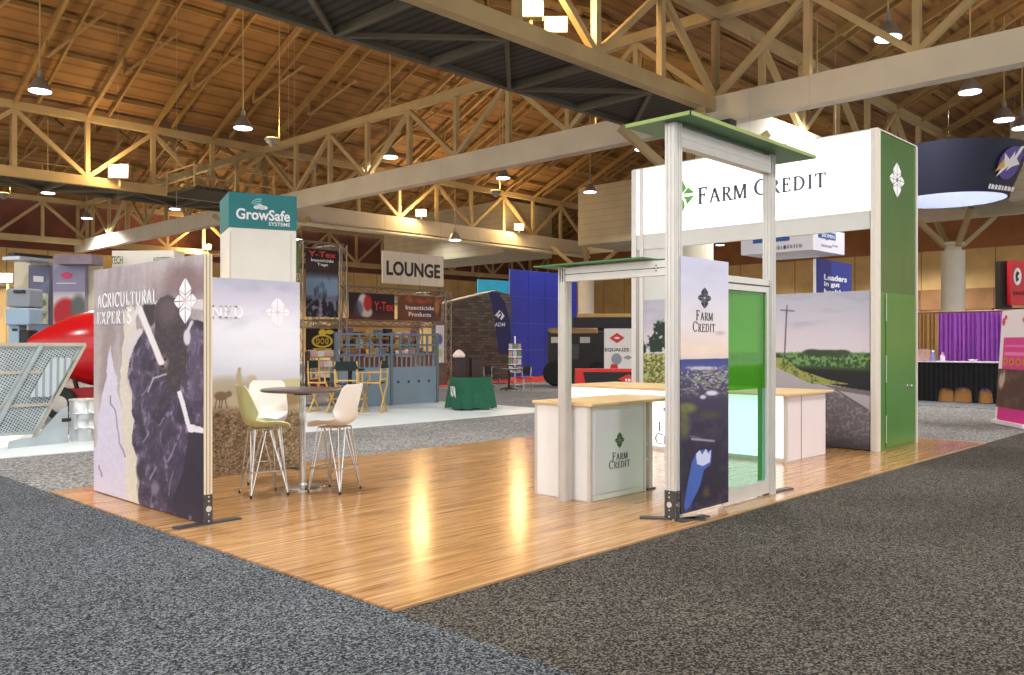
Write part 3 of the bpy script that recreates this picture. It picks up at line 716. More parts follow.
# ---- bar table and three shell stools
TX, TY = 5.36, 8.46
t = thing('bar_table', 'round dark topped bar table on a chrome pole', 'table', (TX, TY, FZ))
MB().lathe([(.44, 1.105), (.46, 1.112), (.46, 1.132), (.45, 1.14)], (TX, TY, 0), 48).build('table_top', M('dark_walnut_top', (92, 76, 70), .35, noise=(7, .12)), t, smooth=True)
MB().lathe([(.1, 1.07), (.1, 1.105)], (TX, TY, 0), 20).build('mounting_plate', DARKMETAL, t)
MB().lathe([(.037, FZ + .02), (.037, 1.08)], (TX, TY, 0), 18).build('pole', CHROME, t, smooth=True)
MB().lathe([(.25, FZ), (.25, FZ + .012), (.22, FZ + .022), (.05, FZ + .035), (.045, FZ + .06)], (TX, TY, 0), 40).build('base', CHROME, t, smooth=True)
def catmull(P, n):
    P = [np.array(p, float) for p in P]; P = [2 * P[0] - P[1]] + P + [2 * P[-1] - P[-2]]; out = []
    for k in range(n + 1):
        u = k / n * (len(P) - 3); i = min(int(u), len(P) - 4); f = u - i; a, b, c, d = P[i:i + 4]
        out.append(.5 * (2 * b + (c - a) * f + (2 * a - 5 * b + 4 * c - d) * f * f + (3 * b - a - 3 * c + d) * f ** 3))
    return out
def shell_stool(label, loc, rz, mat):
    t = thing('bar_stool', label, 'bar stool', (*loc, FZ), 'shell bar stools round the bar table', rz)
    prof = catmull([(.235, -.03, .19, .2), (.20, .0, .215, .5), (.08, -.005, .225, 1), (-.06, -.012, .23, 1.15), (-.16, .01, .235, 1.2), (-.215, .09, .235, 1.1), (-.245, .2, .225, .9), (-.268, .32, .215, .65), (-.28, .41, .195, .4), (-.284, .445, .155, .25)], 26)
    nt = 16; m = MB(); vs = []
    for i, (x, z, w, curl) in enumerate(prof):
        back = min(1, max(0, (z - .0) / .14))
        for j in range(nt + 1):
            q = j / nt * 2 - 1; e = abs(q) ** 2.4 * curl
            vs.append((x + e * .11 * back, q * w, .745 + z + e * .065 * (1 - back * .8)))
    m.add(vs, [(i * (nt + 1) + j, i * (nt + 1) + j + 1, (i + 1) * (nt + 1) + j + 1, (i + 1) * (nt + 1) + j) for i in range(len(prof) - 1) for j in range(nt)])
    m.build('shell', mat, t, smooth=True, solid=.012)
    feet = [(.2, .21), (.2, -.21), (-.2, .21), (-.2, -.21)]
    for fx, fy in feet:
        s, q = math.copysign(1, fx), math.copysign(1, fy)
        leg = MB().tube((fx, fy, .012), (s * .13, q * .13, .715), .0085).tube((fx, fy, .012), (s * .02, q * .15, .70), .0085).tube((fx, fy, .012), (s * .15, q * .02, .70), .0085).build('leg', CHROME, t)
        MB().lathe([(.012, 0), (.014, .02), (.008, .035)], (fx, fy, 0), 10).build('foot_glide', BLACK, leg)
    P = [(x * .93, y * .93, .27) for x, y in (feet[0], feet[1], feet[3], feet[2], feet[0])]
    MB().path(P[:2], .0085).path(P[2:4], .0085).path(P[1:3], .0075).path(P[3:], .0075).build('footrest', CHROME, t)
    m = MB()
    for a, b in (((.13, .13), (-.13, .13)), ((.13, -.13), (-.13, -.13)), ((.13, .13), (.13, -.13)), ((-.13, .13), (-.13, -.13)), ((.13, .13), (-.13, -.13)), ((.13, -.13), (-.13, .13))): m.tube((*a, .715), (*b, .715), .008)
    m.build('seat_bracket', CHROME, t)
    return t
SHELLW = M('white_shell', (232, 228, 222), .35, noise=(3, .02)); SHELLG = M('pale_green_shell', (206, 216, 168), .35, noise=(3, .03))
def heading(rx, fw): v = RIGHT * rx + FWD * fw; return math.atan2(v.y, v.x)
shell_stool('white shell stool nearest the open floor, its back to the far lounge', (5.50, 8.03), heading(-1, .38), SHELLW)
shell_stool('pale green shell stool beside the cattle picture, turned to the table', (4.84, 8.40), heading(.85, .55), SHELLG)
shell_stool('white shell stool behind the table against the earth picture, facing us', (5.30, 9.12), heading(.28, -1), SHELLW)

# ================================================================ entrance portal with the glazed door
AX, AY, BYY, CXX = 6.81, 5.79, 4.46, 8.68
TZ, DZ = 3.62, 2.44
t = thing('entrance_portal', 'tall aluminium entrance portal with green canopies and a green glazed door', 'portal', (AX, BYY, FZ))
kit_post(AX, AY, FZ, DZ, .10).build('post', ALU, t)
kit_post(AX, BYY, FZ, TZ + .08, .115).build('post', ALU, t)
kit_post(CXX, BYY, FZ, TZ + .08, .10).build('post', ALU, t)
hb = MB().box(AX - .05, AX + .05, BYY + .06, AY + .05, DZ - .15, DZ - .01).build('header', ALU, t)
m = MB()
for y in (BYY + .16, AY - .02):
    for dy, dz in ((-.02, 0), (.02, 0), (0, .025), (0, -.025)): m.lathe([(.008, 0), (.008, .004)], (AX - .05, y + dy, DZ - .08 + dz), 8, (-1, 0, 0))
m.build('bolt', DARKMETAL, hb)
MB().box(AX - .052, AX - .047, BYY + .06, AY, DZ - .083, DZ - .076).build('groove', DARKMETAL, hb)
MB().box(AX + .06, CXX + .05, BYY - .05, BYY + .05, TZ - .13, TZ + .05).box(AX + .06, CXX - .05, BYY - .054, BYY - .05, TZ - .05, TZ - .04).build('header', ALU, t)
CANG = M('green_canopy_sheet', (46, 116, 46), .35, noise=(2, .05)); CANE = M('canopy_edge', (136, 158, 84), .5, noise=(5, .04))
box('upper_canopy', CANG, t, AX - .16, CXX + .52, BYY - .28, BYY + .42, TZ + .085, TZ + .11)
MB().box(AX - .17, CXX + .53, BYY - .29, BYY - .28, TZ + .085, TZ + .12).box(AX - .17, AX - .16, BYY - .29, BYY + .43, TZ + .085, TZ + .12).build('canopy_edge', CANE, t)
box('lower_canopy', CANG, t, AX - .20, AX + .3, BYY + .22, AY + .26, DZ + .005, DZ + .02)
box('lower_canopy', CANG, t, AX + .08, AX + .98, BYY - .02, BYY + .3, DZ + .005, DZ + .02)
# picture panels hung on the left leaf
QX0, QX1, QY = AX + .01, 7.68, BYY - .075
def dawn_print(p):
    p.vgrad([(255, (196, 196, 220)), (290, (206, 204, 222)), (325, (224, 214, 218)), (352, (232, 208, 192)), (365, (206, 196, 208))])
    p.img += ((fbm(p.x / 18, p.y / 10, 3, 3) - .5) * 14)[..., None]
    p.ell(720, 333, 5, 2, (190, 172, 178), .9, .8)
def river_print(p):
    x, y = p.x, p.y
    p.vgrad([(356, (58, 62, 122)), (366, (66, 76, 140)), (374, (70, 66, 104)), (392, (64, 58, 82)), (430, (50, 44, 66)), (520, (40, 34, 56))])
    n = fbm(x / 4, y / 2.2, 6, 3); b = np.clip((y - 364) / 4, 0, 1) * np.clip((400 - y) / 14, 0, 1)
    p.mix(b * np.clip((n - .5) * 6, 0, 1) * .8, (142, 142, 108)); p.mix(b * np.clip((fbm(x / 2, y / 1.4, 9, 2) - .6) * 6, 0, 1), (176, 172, 186))
    p.ell(702, 368, 14, 1.6, (200, 196, 220), .8, .8); p.ell(712, 393, 6, 2.5, (206, 206, 228), .6); p.ell(703, 397, 3, 2, (196, 196, 214), .6)
    p.ell(687, 408, 9, 5, (120, 122, 66), .8, .9); p.ell(684, 424, 6, 14, (108, 108, 60), .8, .8); p.ell(710, 415, 10, 4, (82, 78, 54), .9, .7); p.ell(680, 470, 3, 40, (66, 56, 78), .9, .6)
    p.mix(np.clip((fbm(x / 6, y / 6, 2, 3) - .5) * 4, 0, 1) * np.clip((y - 400) / 20, 0, 1) * .6, (74, 66, 82)); p.mix(np.clip((fbm(x / 3, y / 3, 12, 3) - .52) * 5, 0, 1) * np.clip((y - 440) / 20, 0, 1) * .5, (62, 66, 54))
    p.seg(692, 439, 714, 441, 2.2, (150, 140, 158)); p.seg(690, 436, 700, 438, 1.2, (110, 104, 124))
    p.poly([(697, 452), (705, 449), (712, 452), (711, 464), (704, 470), (700, 486), (693, 500), (686, 512), (684, 506), (688, 482), (692, 462)], (70, 98, 172))
    p.poly([(696, 454), (700, 450), (702, 455), (706, 449), (708, 454), (711, 450), (710, 462), (703, 466), (697, 464)], (196, 204, 232)); p.ell(690, 496, 3, 12, (70, 92, 166), .8, .7)
    p.ell(706, 492, 3, 5, (92, 78, 50), .9, .7); p.ell(716, 470, 4, 24, (46, 40, 54), .9, .7)
ZS = 1.50
pu = picture('upper_picture', print_mat('fabric_print'), t, (QX0, QY, ZS + .003), (QX1 - QX0, 0, 0), (0, 0, DZ + .02 - ZS), 60, 70, dawn_print, thick=.03)
letters(emblem_shape(), 'emblem', INK, pu, on_back(704.5, 298, QY), EX, UP, .24, .20)
letters(serif('FARM', small=.8), 'lettering', INK, pu, on_back(704.5, 315.5, QY), EX, UP, .30, .095)
letters(serif('CREDIT', small=.8), 'lettering', INK, pu, on_back(704, 326.8, QY), EX, UP, .40, .10)
picture('lower_picture', print_mat('satin_print', .4), t, (QX0, QY, FZ + .05), (QX1 - QX0, 0, 0), (0, 0, ZS - FZ - .05), 90, 220, river_print, thick=.03)
base_bracket(t, AX - .03, BYY - .06, (0, -1, 0), .06); base_bracket(t, AX - .06, BYY, (-1, 0, 0), .11)
foot_plate('foot_plate', t, AX - .02, BYY, (-.6, .8, 0), .6); foot_plate('foot_plate', t, AX + .1, BYY - .14, (1, -.12, 0), .4); foot_plate('foot_plate', t, CXX + .2, BYY, (1, -.1, 0), .5)
# glazed door leaf
GX0, GX1 = QX1 - .02, CXX - .05
d = MB().box(GX0, GX1, BYY - .03, BYY + .03, FZ + .02, FZ + .16).box(GX0, GX1, BYY - .03, BYY + .03, 2.2, 2.34).box(GX0, GX0 + .04, BYY - .03, BYY + .03, FZ + .16, 2.2).build('door_frame', ALU, t)
MB().box(GX1 - .06, GX1, BYY - .03, BYY + .03, FZ + .16, 2.2).build('door_frame', ALU, t)
MB().box(GX0, GX1, BYY - .034, BYY - .03, 2.26, 2.275).build('groove', DARKMETAL, d)
box('clear_pane', tinted('aqua_glass', (214, 243, 235), .04, .06), t, GX0 + .04, GX1 - .06, BYY - .006, BYY + .006, FZ + .16, 1.17)
box('green_pane', tinted('green_acrylic', (140, 212, 74), .05, .06, .22, (126, 205, 70)), t, GX0 + .04, GX1 - .06, BYY - .006, BYY + .006, 1.17, 2.2)
box('green_edge', M('green_return', (84, 150, 66), .4, noise=(4, .05)), t, GX1 - .075, GX1 - .06, BYY + .03, BYY + .07, FZ + .02, 2.2)

# ================================================================ counters
LOGO_H = 1.03
t = thing('front_counter', 'white counter with a wooden top and green emblem beside the front post', 'counter', (6.98, 5.55, FZ))
KX, KY, KX1, KY1 = 6.91, 5.535, 7.89, 6.30
box('body', WHITE, t, KX, KX1, KY, KY1, FZ, 1.0, .006)
box('corner_trim', ALU, t, KX - .004, KX + .035, KY - .006, KY + .035, FZ, 1.0); box('corner_trim', ALU, t, KX1 - .035, KX1 + .004, KY - .006, KY + .03, FZ, 1.0); box('corner_trim', ALU, t, KX - .004, KX + .03, KY1 - .03, KY1 + .004, FZ, 1.0)
fp = box('front_panel', M('pearl_panel', (212, 216, 224), .3, noise=(2, .03)), t, KX + .07, KX1 - .06, KY - .012, KY, FZ + .07, .95)
c = on_back(619.5, 440, KY - .012)
V, Fc = emblem_shape(); letters((V, Fc), 'emblem', TEXT_DG, fp, c, EX, UP, .17, .165)
letters(polys([(0, 1), (-.22, .5), (0, .06), (.22, .5)]), 'emblem_core', M('pale_green_ink', (150, 190, 120), .6, noise=(20, .04)), fp, c + Vector((0, .0015, 0)), EX, UP, .05, .06)
letters(serif('FARM', small=.8), 'lettering', INK, fp, on_back(620, 455.5, KY - .012), EX, UP, .27, .085)
letters(serif('CREDIT', small=.8), 'lettering', INK, fp, on_back(619.5, 463.5, KY - .012), EX, UP, .37, .09)
tp = box('countertop', OAK, t, KX - .03, 8.58, KY - .05, KY1 + .02, 1.0, 1.032, .006)
kit_post(8.02, KY + .05, FZ, 1.0, .06).build('support_leg', ALU, t)
for z in (.35, .52): box('shelf_bracket', ALU, t, 7.90, 7.99, KY + .03, KY + .07, z, z + .02)
foot_plate('foot_plate', t, 8.02, KY + .05, (1, 0, 0), .16)

RX, RY0, RY1, RX1 = 11.13, 5.46, 9.35, 12.38
t = thing('reception_counter', 'long backlit white reception counter in front of the landscape mural', 'counter', (RX, RY0, FZ))
box('body', M('counter_side', (224, 212, 214), .4, noise=(3, .02)), t, RX + .02, RX1, RY0, RY1, FZ, .93, .006)
GLOWP = M('backlit_panel', (246, 248, 250), .4, noise=(4, .01), emit=((244, 249, 255), .95))
gp_ = MB().box(RX - .004, RX + .02, RY0 + .05, RY1 - .04, FZ + .05, .92).build('front_panel', GLOWP, t)
MB().box(RX - .008, RX + .035, RY0 - .005, RY0 + .045, FZ, .93).box(RX - .008, RX + .03, RY1 - .04, RY1, FZ, .93).box(RX - .008, RX + .02, RY0 + .05, RY1 - .04, FZ, FZ + .05).build('corner_trim', ALU, t)
MB().box(RX + .44, RX + .452, RY0 - .003, RY0, FZ, .93).build('seam', DARKMETAL, t)
cy = gx(655, RX)[1] - .28
letters(emblem_shape(), 'emblem', TEXT_DG, gp_, (RX - .005, cy, .64), LX, UP, .26, .26)
letters(serif('FARM', small=.8), 'lettering', INK, gp_, (RX - .005, gx(658.5, RX)[1] - .24, .37), LX, UP, .48, .15)
letters(serif('CREDIT', small=.8), 'lettering', INK, gp_, (RX - .005, gx(655.5, RX)[1] - .33, .185), LX, UP, .66, .17)
box('countertop', OAK, t, RX - .12, RX1 + .1, RY0 - .08, RY1 + .06, .93, .965, .006)

# ================================================================ back tower: lit sign, landscape mural, green closet
WX, GY, GXE, THT = 13.17, 5.0, 14.86, 4.90
WY1 = 9.52
t = thing('back_wall', 'tall exhibit back wall with lit sign, landscape mural and green closet', 'exhibit wall', (WX, GY, FZ))
CRPOST = M('pale_post', (216, 208, 196), .42, .15, noise=(5, .03))
box('post', CRPOST, t, WX - .02, WX + .09, GY - .01, GY + .1, FZ, THT)
MB().box(WX - .024, WX - .02, GY + .03, GY + .05, FZ, THT).box(WX - .024, WX - .02, GY + .07, GY + .085, FZ, THT).build('groove', ALU, t)
box('post', CRPOST, t, GXE - .06, GXE, GY - .01, GY + .09, FZ, THT)
box('post', ALU, t, WX - .02, WX + .1, WY1 - .08, WY1 + .02, FZ, THT)
box('post', ALU, t, WX - .02, WX + .06, WY1 - .24, WY1 - .16, FZ, THT)
sg = MB().box(WX - .0, WX + .25, GY + .12, WY1 - .02, 3.68, THT).build('light_box', M('lit_sign_face', (250, 251, 253), .4, noise=(4, .01), emit=((250, 252, 255), .98)), t)
MB().box(WX - .006, WX + .26, GY + .12, WY1, 3.655, 3.68).box(WX - .006, WX + .26, GY + .12, WY1, THT - .005, THT + .015).build('sign_frame', ALU, t)
def on_sign(px, py): _, y, dd = gx(px, WX - .004); return Vector((WX - .004, y, zz(py, dd)))
e = on_sign(680.5, 196)
DIA = polys([(-.9, .08), (-.08, .08), (-.08, .95)], [(-.9, -.08), (-.08, -.08), (-.08, -.95)], [(.08, .08), (.38, .38), (.08, .95)], [(.16, .08), (.9, .08), (.5, .42)],
            [(.08, -.08), (.08, -.95), (.30, -.62), (.22, -.3)], [(.16, -.08), (.9, -.08), (.42, -.52), (.34, -.25)])
letters(DIA, 'emblem', TEXT_G, sg, e, LX, UP, .58, .62)
for w_, a, b, cy0, cy1, hh in (('FARM', 698, 747, 195, 190.5, .29), ('CREDIT', 754, 826, 187.5, 178.5, .275)):
    p, q = on_sign(a, cy0), on_sign(b, cy1)
    letters(serif(w_, T=.17, t=.085, sh=.06, small=.84), 'lettering', M('slate_ink', (74, 86, 98), .6, noise=(20, .03)), sg, (p + q) / 2, LX, UP, p.y - q.y, hh)
box('fascia', M('pale_grey_panel', (204, 206, 204), .5, noise=(2, .03)), t, WX, WX + .06, GY + .12, WY1 - .08, 3.40, 3.655)
box('upper_panel', MATS['pale_grey_panel'], t, WX + .02, WX + .06, gx(666, WX)[1], WY1 - .16, 2.46, 3.40)
def land_print(p):
    x, y = p.x, p.y
    p.vgrad([(285, (166, 168, 186)), (310, (178, 178, 194)), (335, (196, 190, 204)), (352, (204, 196, 206)), (470, (200, 194, 204))])
    cl = fbm(x / 40, y / 9, 3, 4); p.mix(np.clip((cl - .52) * 4, 0, 1) * np.clip((340 - y) / 20, 0, 1) * .6, (150, 154, 176))
    # left: field and trees
    lf = np.clip((705 - x) / 12, 0, 1)
    p.mix(lf * np.clip((y - 353) / 1.5, 0, 1), (128, 132, 76)); g = fbm(x / 1.6, y / 1.6, 5, 2)
    p.mix(lf * np.clip((y - 353) / 2, 0, 1) * np.clip((g - .5) * 6, 0, 1), (186, 184, 126)); p.mix(lf * np.clip((y - 353) / 2, 0, 1) * np.clip((.45 - g) * 6, 0, 1), (74, 84, 42))
    tn = (fbm(x / 3, y / 3, 8, 3) - .5) * 1.4
    for cx, cy, rx, ry in ((663, 331, 10, 10), (656, 343, 12, 9), (672, 340, 14, 13), (641, 346, 6, 9), (690, 348, 14, 6)):
        d = np.hypot((x - cx) / rx, (y - cy) / ry) + tn; p.mix(np.clip((1 - d) * 5, 0, 1) * np.clip((354 - y) / 1.5, 0, 1), (38, 54, 44))
    # right: road between hedges
    rf = np.clip((x - 700) / 12, 0, 1); hz = 352 + 0 * x
    p.mix(rf * np.clip((y - hz) / 2, 0, 1), (52, 74, 46))
    hg = fbm(x / 2.2, y / 2.2, 15, 3)
    p.mix(rf * np.clip((y - 351) / 2, 0, 1) * np.clip((366 + (x - 780) * .04 - y) / 3, 0, 1) * np.clip((hg - .42) * 5, 0, 1), (106, 148, 88))
    p.mix(rf * np.clip((y - 366 - (x - 780) * .04) / 3, 0, 1), (34, 36, 38))
    p.ell(826, 353, 22, 3.2, (52, 70, 50), .5); p.ell(812, 352.5, 9, 3.4, (52, 70, 50), .5); p.ell(842, 352.5, 8, 2.8, (58, 76, 54), .5)
    road = [(700, 362), (775, 362), (800, 376), (833, 385), (870, 392), (870, 480), (700, 480)]
    p.poly(road, (168, 162, 166))
    p.poly([(774, 358), (784, 358), (800, 370), (826, 379), (848, 384), (812, 384), (790, 374), (774, 366)], (146, 152, 82)); p.mix(p.inside([(774, 358), (784, 358), (800, 370), (826, 379), (848, 384), (812, 384), (790, 374), (774, 366)]) * np.clip((hg - .5) * 5, 0, 1), (70, 86, 44))
    p.poly([(820, 384), (870, 391), (870, 396), (840, 391)], (112, 104, 104))
    gr = [(800, 390), (834, 391), (852, 400), (870, 412), (870, 480), (780, 480), (780, 420)]
    p.mix(p.inside(gr) * 1.0, (104, 98, 102)); gn = fbm(x / 1.5, y / 1.5, 31, 3)
    p.mix(p.inside(gr) * np.clip((gn - .5) * 5, 0, 1) * .8, (150, 144, 148)); p.mix(p.inside(gr) * np.clip((y - 425) / 25, 0, 1) * .75, (58, 54, 58))
    p.seg(836, 390, 868, 410, 1.5, (78, 72, 74), .8)
    p.seg(786.6, 311, 784.5, 357, 1.3, (74, 76, 86)); p.seg(781, 310, 794, 311, 1.2, (84, 86, 96)); p.seg(787, 305.5, 787, 313, 1, (74, 76, 86))
pm = picture('mural', print_mat('fabric_print'), t, (WX + .0, WY1 - .16, FZ + .02), (0, GY + .12 - WY1 + .16, 0), (0, 0, 2.46 - FZ - .02), 360, 220, land_print, thick=.04)
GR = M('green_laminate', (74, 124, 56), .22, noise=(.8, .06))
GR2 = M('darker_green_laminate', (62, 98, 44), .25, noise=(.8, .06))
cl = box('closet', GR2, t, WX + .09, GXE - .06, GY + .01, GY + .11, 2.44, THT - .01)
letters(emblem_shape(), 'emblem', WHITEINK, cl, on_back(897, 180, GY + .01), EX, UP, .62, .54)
cb = box('closet_front', GR, t, WX + .09, GXE - .06, GY + .01, GY + 1.7, FZ, 2.44)
dx0 = on_back(886, 380, GY).x
dr = MB().box(dx0, GXE - .1, GY - .002, GY + .01, FZ + .03, 2.4).build('closet_door', GR, t)
m = MB()
for z in (.32, 1.25, 2.2): m.box(dx0 - .012, dx0 + .012, GY - .008, GY, z - .2, z + .22)
m.build('hinge', ALU, dr)
kp = on_back(907, 386, GY)
MB().lathe([(.035, 0), (.035, .01), (.012, .014), (.012, .05), (.03, .056), (.032, .075), (.02, .088)], (kp.x, GY - .002, kp.z), 16, (0, -1, 0)).build('door_knob', CHROME, dr, smooth=True)
box('cap', CRPOST, t, WX - .0, GXE, GY, GY + .12, THT, THT + .02)
# arm lamps over the mural light the booth
def arm_lamp(label, x, y, z, dx, power):
    t = thing('arm_lamp', label, 'lamp', (x, y, z), group='arm lamps on the exhibit walls')
    MB().path([(x, y, z), (x + dx * .3, y, z + .12), (x + dx * .55, y, z + .1)], .012).build('arm', DARKMETAL, t)
    MB().lathe([(.05, 0), (.055, -.1), (.05, -.11)], (x + dx * .55, y, z + .1), 14).build('lamp_head', DARKMETAL, t)
    l = bpy.data.lights.new('arm_light', 'SPOT'); l.energy = power; l.color = (1, .97, .94); l.spot_size = math.radians(140); l.spot_blend = .7; l.shadow_soft_size = .15
    o = link(bpy.data.objects.new('arm_light', l)); o.location = (dx * .55, 0, -.03); o.parent = t

# ================================================================ NEIGHBOURING STANDS, middle and left
WIREM = M('pale_wire', (170, 150, 120), .5, .3, noise=(9, .05))
def wire(t, a, z1): return MB().tube(a, (a[0], a[1], z1), .004, 5).build('wire', WIREM, t)
TEAL = M('teal_sign', (22, 118, 122), .5, noise=(2, .04)); PWHITE = M('pillar_white', (232, 228, 218), .5, noise=(1.5, .03))
u = (RIGHT * math.cos(math.radians(26)) + FWD * math.sin(math.radians(26))); c = gd(229, 20.8)
t = thing('sign_pillar', 'tall white pillar with a teal GrowSafe sign on top', 'sign pillar', (c.x, c.y, 0), None, math.atan2(u.y, u.x))
PW, PT = 1.62, zz(193, 21); PB = zz(228, 21)
box('shaft', PWHITE, t, 0, PW, 0, PW, .0, PB, .02)
MB().box(.03, .045, -.004, 0, .1, PB - .1).box(PW - .14, PW - .125, -.004, 0, .1, PB - .1).build('seam', M('pale_seam', (196, 190, 176), .6, noise=(4, .03)), t)
h = box('sign_box', TEAL, t, -.01, PW + .01, -.02, PW, PB, PT, .01)
letters(sans('GrowSafe', .025), 'lettering', WHITEINK, h, (PW * .50, -.02, PB + .34), EX, UP, 1.30, .27)
letters(sans('SYSTEMS'), 'lettering', WHITEINK, h, (PW * .74, -.02, PB + .13), EX, UP, .52, .09)
V, Fc = oval_shape(16)
letters(polys(*[[(math.cos(a) * q + cx, math.sin(a) * q + cy) for a in np.linspace(0, 2 * math.pi, 14)[:-1]] for cx, cy, q in ((-.5, 0, .35), (-.1, .18, .42), (.35, .02, .36), (.05, -.1, .3))]), 'cloud', WHITEINK, h, (PW * .46, -.02, PB + .53), EX, UP, .34, .13)
m = []
for r in (.55, .75, .95):
    A0 = np.linspace(math.radians(75), math.radians(150), 7)
    for a, b in zip(A0, A0[1:]): m.append([(math.cos(a) * r, math.sin(a) * r), (math.cos(b) * r, math.sin(b) * r), (math.cos(b) * (r - .1), math.sin(b) * (r - .1)), (math.cos(a) * (r - .1), math.sin(a) * (r - .1))])
letters(polys(*m), 'signal_arcs', M('pale_teal_ink', (140, 196, 196), .6, noise=(20, .03)), h, (PW * .40, -.02, PB + .64), EX, UP, .26, .2)

def hung_panel(name, label, cat, px0, px1, py0, py1, Y, mat, hang, th=.05):
    a, b = on_back(px0, py0, Y), on_back(px1, py1, Y)
    z1, z0 = zz(py0, gy(px0, Y)[2]), zz(py1, gy(px0, Y)[2])
    t = thing(name, label, cat, (a.x, Y, z0))
    p = box('panel', mat, t, a.x, b.x, Y, Y + th, z0, z1)
    for x in (a.x + .15, b.x - .15): wire(t, (x, Y + th / 2, z1), hang)
    return t, p, a.x, b.x, z0, z1
hung_panel('hanging_banner', 'small green banner hanging behind the right edge of the white pillar', 'banner', 285, 298.5, 241, 272, 25.2, M('leaf_green_banner', (62, 128, 52), .6, noise=(2, .08)), roofz(25.225))
t, p, x0, x1, z0, z1 = hung_panel('lounge_sign', 'pale hanging sign reading LOUNGE', 'sign', 382.5, 443.5, 250.5, 283, 27.2, striped('pale_sign_panels', (222, 212, 192), (196, 184, 160), 'X', 1.05, .6, .03, .03), roofz(27.225))
letters(sans('LOUNGE', .035), 'lettering', M('brown_ink', (52, 42, 36), .6, noise=(20, .04)), p, ((x0 + x1) / 2, 27.2, (z0 + z1) / 2 - .02), EX, UP, (x1 - x0) * .88, (z1 - z0) * .46)

# ---- pipe truss stand with banners
PIPE = M('dull_truss_pipe', (148, 136, 120), .45, .4, noise=(6, .12))
def lattice(p, q, s=.3, r=.028, n=None):
    p, q = Vector(p), Vector(q); d = q - p; L = d.length; d = d / L
    a = d.cross(UP) if abs(d.z) < .9 else EX.copy(); a.normalize(); b = d.cross(a); m = MB(); n = n or max(2, int(L / .5))
    C = [a * s / 2 * i + b * s / 2 * j for i, j in ((-1, -1), (1, -1), (1, 1), (-1, 1))]
    for c in C: m.tube(p + c, q + c, r, 6)
    for k in range(n):
        for i in range(4):
            c0, c1 = (C[i], C[(i + 1) % 4]) if k % 2 else (C[(i + 1) % 4], C[i])
            m.tube(p + c0 + d * L * k / n, p + c1 + d * L * (k + 1) / n, r * .6, 5)
    return m
SY = 26.2
sx0, sx1, sx2 = on_back(297, 300, SY).x, on_back(341, 300, SY).x, on_back(446, 300, SY).x
zt, zm, zu, zl = 5.25, 2.36, 3.66, 2.46
t = thing('display_truss', 'tall pipe truss stand carrying the insecticide banners', 'display truss', (sx0, SY, 0))
for x, y, z in ((sx0, SY, zt), (sx1, SY, zt), (sx0, SY + 1.8, zt), (sx1, SY + 1.8, zt), (sx2, SY, zu + .1), (sx2, SY + 1.8, zu + .1)): lattice((x, y, 0), (x, y, z)).build('upright', PIPE, t)
for a, b in (((sx0, SY, zt - .1), (sx1, SY, zt - .1)), ((sx0, SY, zm), (sx1, SY, zm)), ((sx0, SY, .1), (sx1, SY, .1)), ((sx0, SY, zt - .1), (sx0, SY + 1.8, zt - .1)), ((sx1, SY, zt - .1), (sx1, SY + 1.8, zt - .1)),
             ((sx1, SY, zu), (sx2, SY, zu)), ((sx1, SY, zl), (sx2, SY, zl)), ((sx2, SY, zu), (sx2, SY + 1.8, zu)), ((sx2, SY, zl), (sx2, SY + 1.8, zl)), ((sx1, SY + 1.8, zl), (sx2, SY + 1.8, zl))): lattice(a, b, .24).build('crossbeam', PIPE, t)
fy = SY - .2
def banner(label, x0, x1, z0, z1, fn, nx=60, ny=60, texts=(), Y=fy, name='banner'):
    t = thing(name, label, 'banner', (x0, Y, z0))
    box('backing', BLACK, t, x0, x1, Y + .004, Y + .03, z0, z1)
    p = picture('print', print_mat('fabric_print'), t, (x0, Y, z0), (x1 - x0, 0, 0), (0, 0, z1 - z0), nx, ny, fn, photo=False)
    for s_, cu, cv, w, h, mt in texts: letters(sans(s_), 'lettering', mt, p, (x0 + (x1 - x0) * cu, Y, z0 + (z1 - z0) * cv), EX, UP, (x1 - x0) * w, (z1 - z0) * h)
    return t
def bp1(p):
    p.fill((34, 28, 32)); p.mix(np.clip((.68 - p.y) * 8, 0, 1), (124, 148, 176)); p.mix(np.clip((p.y - .62) * 5, 0, 1) * np.clip((.86 - p.y) * 6, 0, 1), (96, 62, 50))
    n = fbm(p.x * 7, p.y * 5, 3, 3); p.mix(np.clip((n - .5) * 5, 0, 1) * np.clip((.66 - p.y) * 6, 0, 1) * .8, (52, 58, 76)); g = fbm(p.x * 9, p.y * 14, 5, 3)
    p.mix(np.clip((.34 - p.y) * 9, 0, 1), (36, 32, 44)); p.mix(np.clip((.34 - p.y) * 9, 0, 1) * np.clip((g - .5) * 6, 0, 1) * .8, (160, 152, 176))
def bp2(p):
    p.fill((30, 20, 20)); p.ell(.5, .42, .33, .3, (208, 176, 60), .12); p.ell(.5, .42, .26, .22, (46, 30, 22), .12); p.ell(.5, .8, .12, .16, (208, 176, 60), .2); p.ell(.72, .84, .14, .1, (208, 176, 60), .2)
    for k in (-.14, 0, .14): p.ell(.5 + k, .42, .055, .14, (208, 176, 60), .2); p.ell(.5 + k, .42, .03, .09, (46, 30, 22), .2)
    p.mix((np.abs(p.y - .06) < .02) * (np.abs(p.x - .5) < .3) * 1.0, (208, 176, 60))
def bp3(p):
    p.fill((46, 30, 28)); p.mix(np.clip((.35 - p.y) * 5, 0, 1), (82, 44, 34)); p.ell(.30, .55, .12, .42, (206, 202, 206), .3); p.ell(.38, .28, .12, .2, (196, 188, 186), .4); p.ell(.40, .62, .09, .3, (186, 46, 40), .3); p.ell(.2, .4, .1, .3, (70, 74, 84), .6, .7)
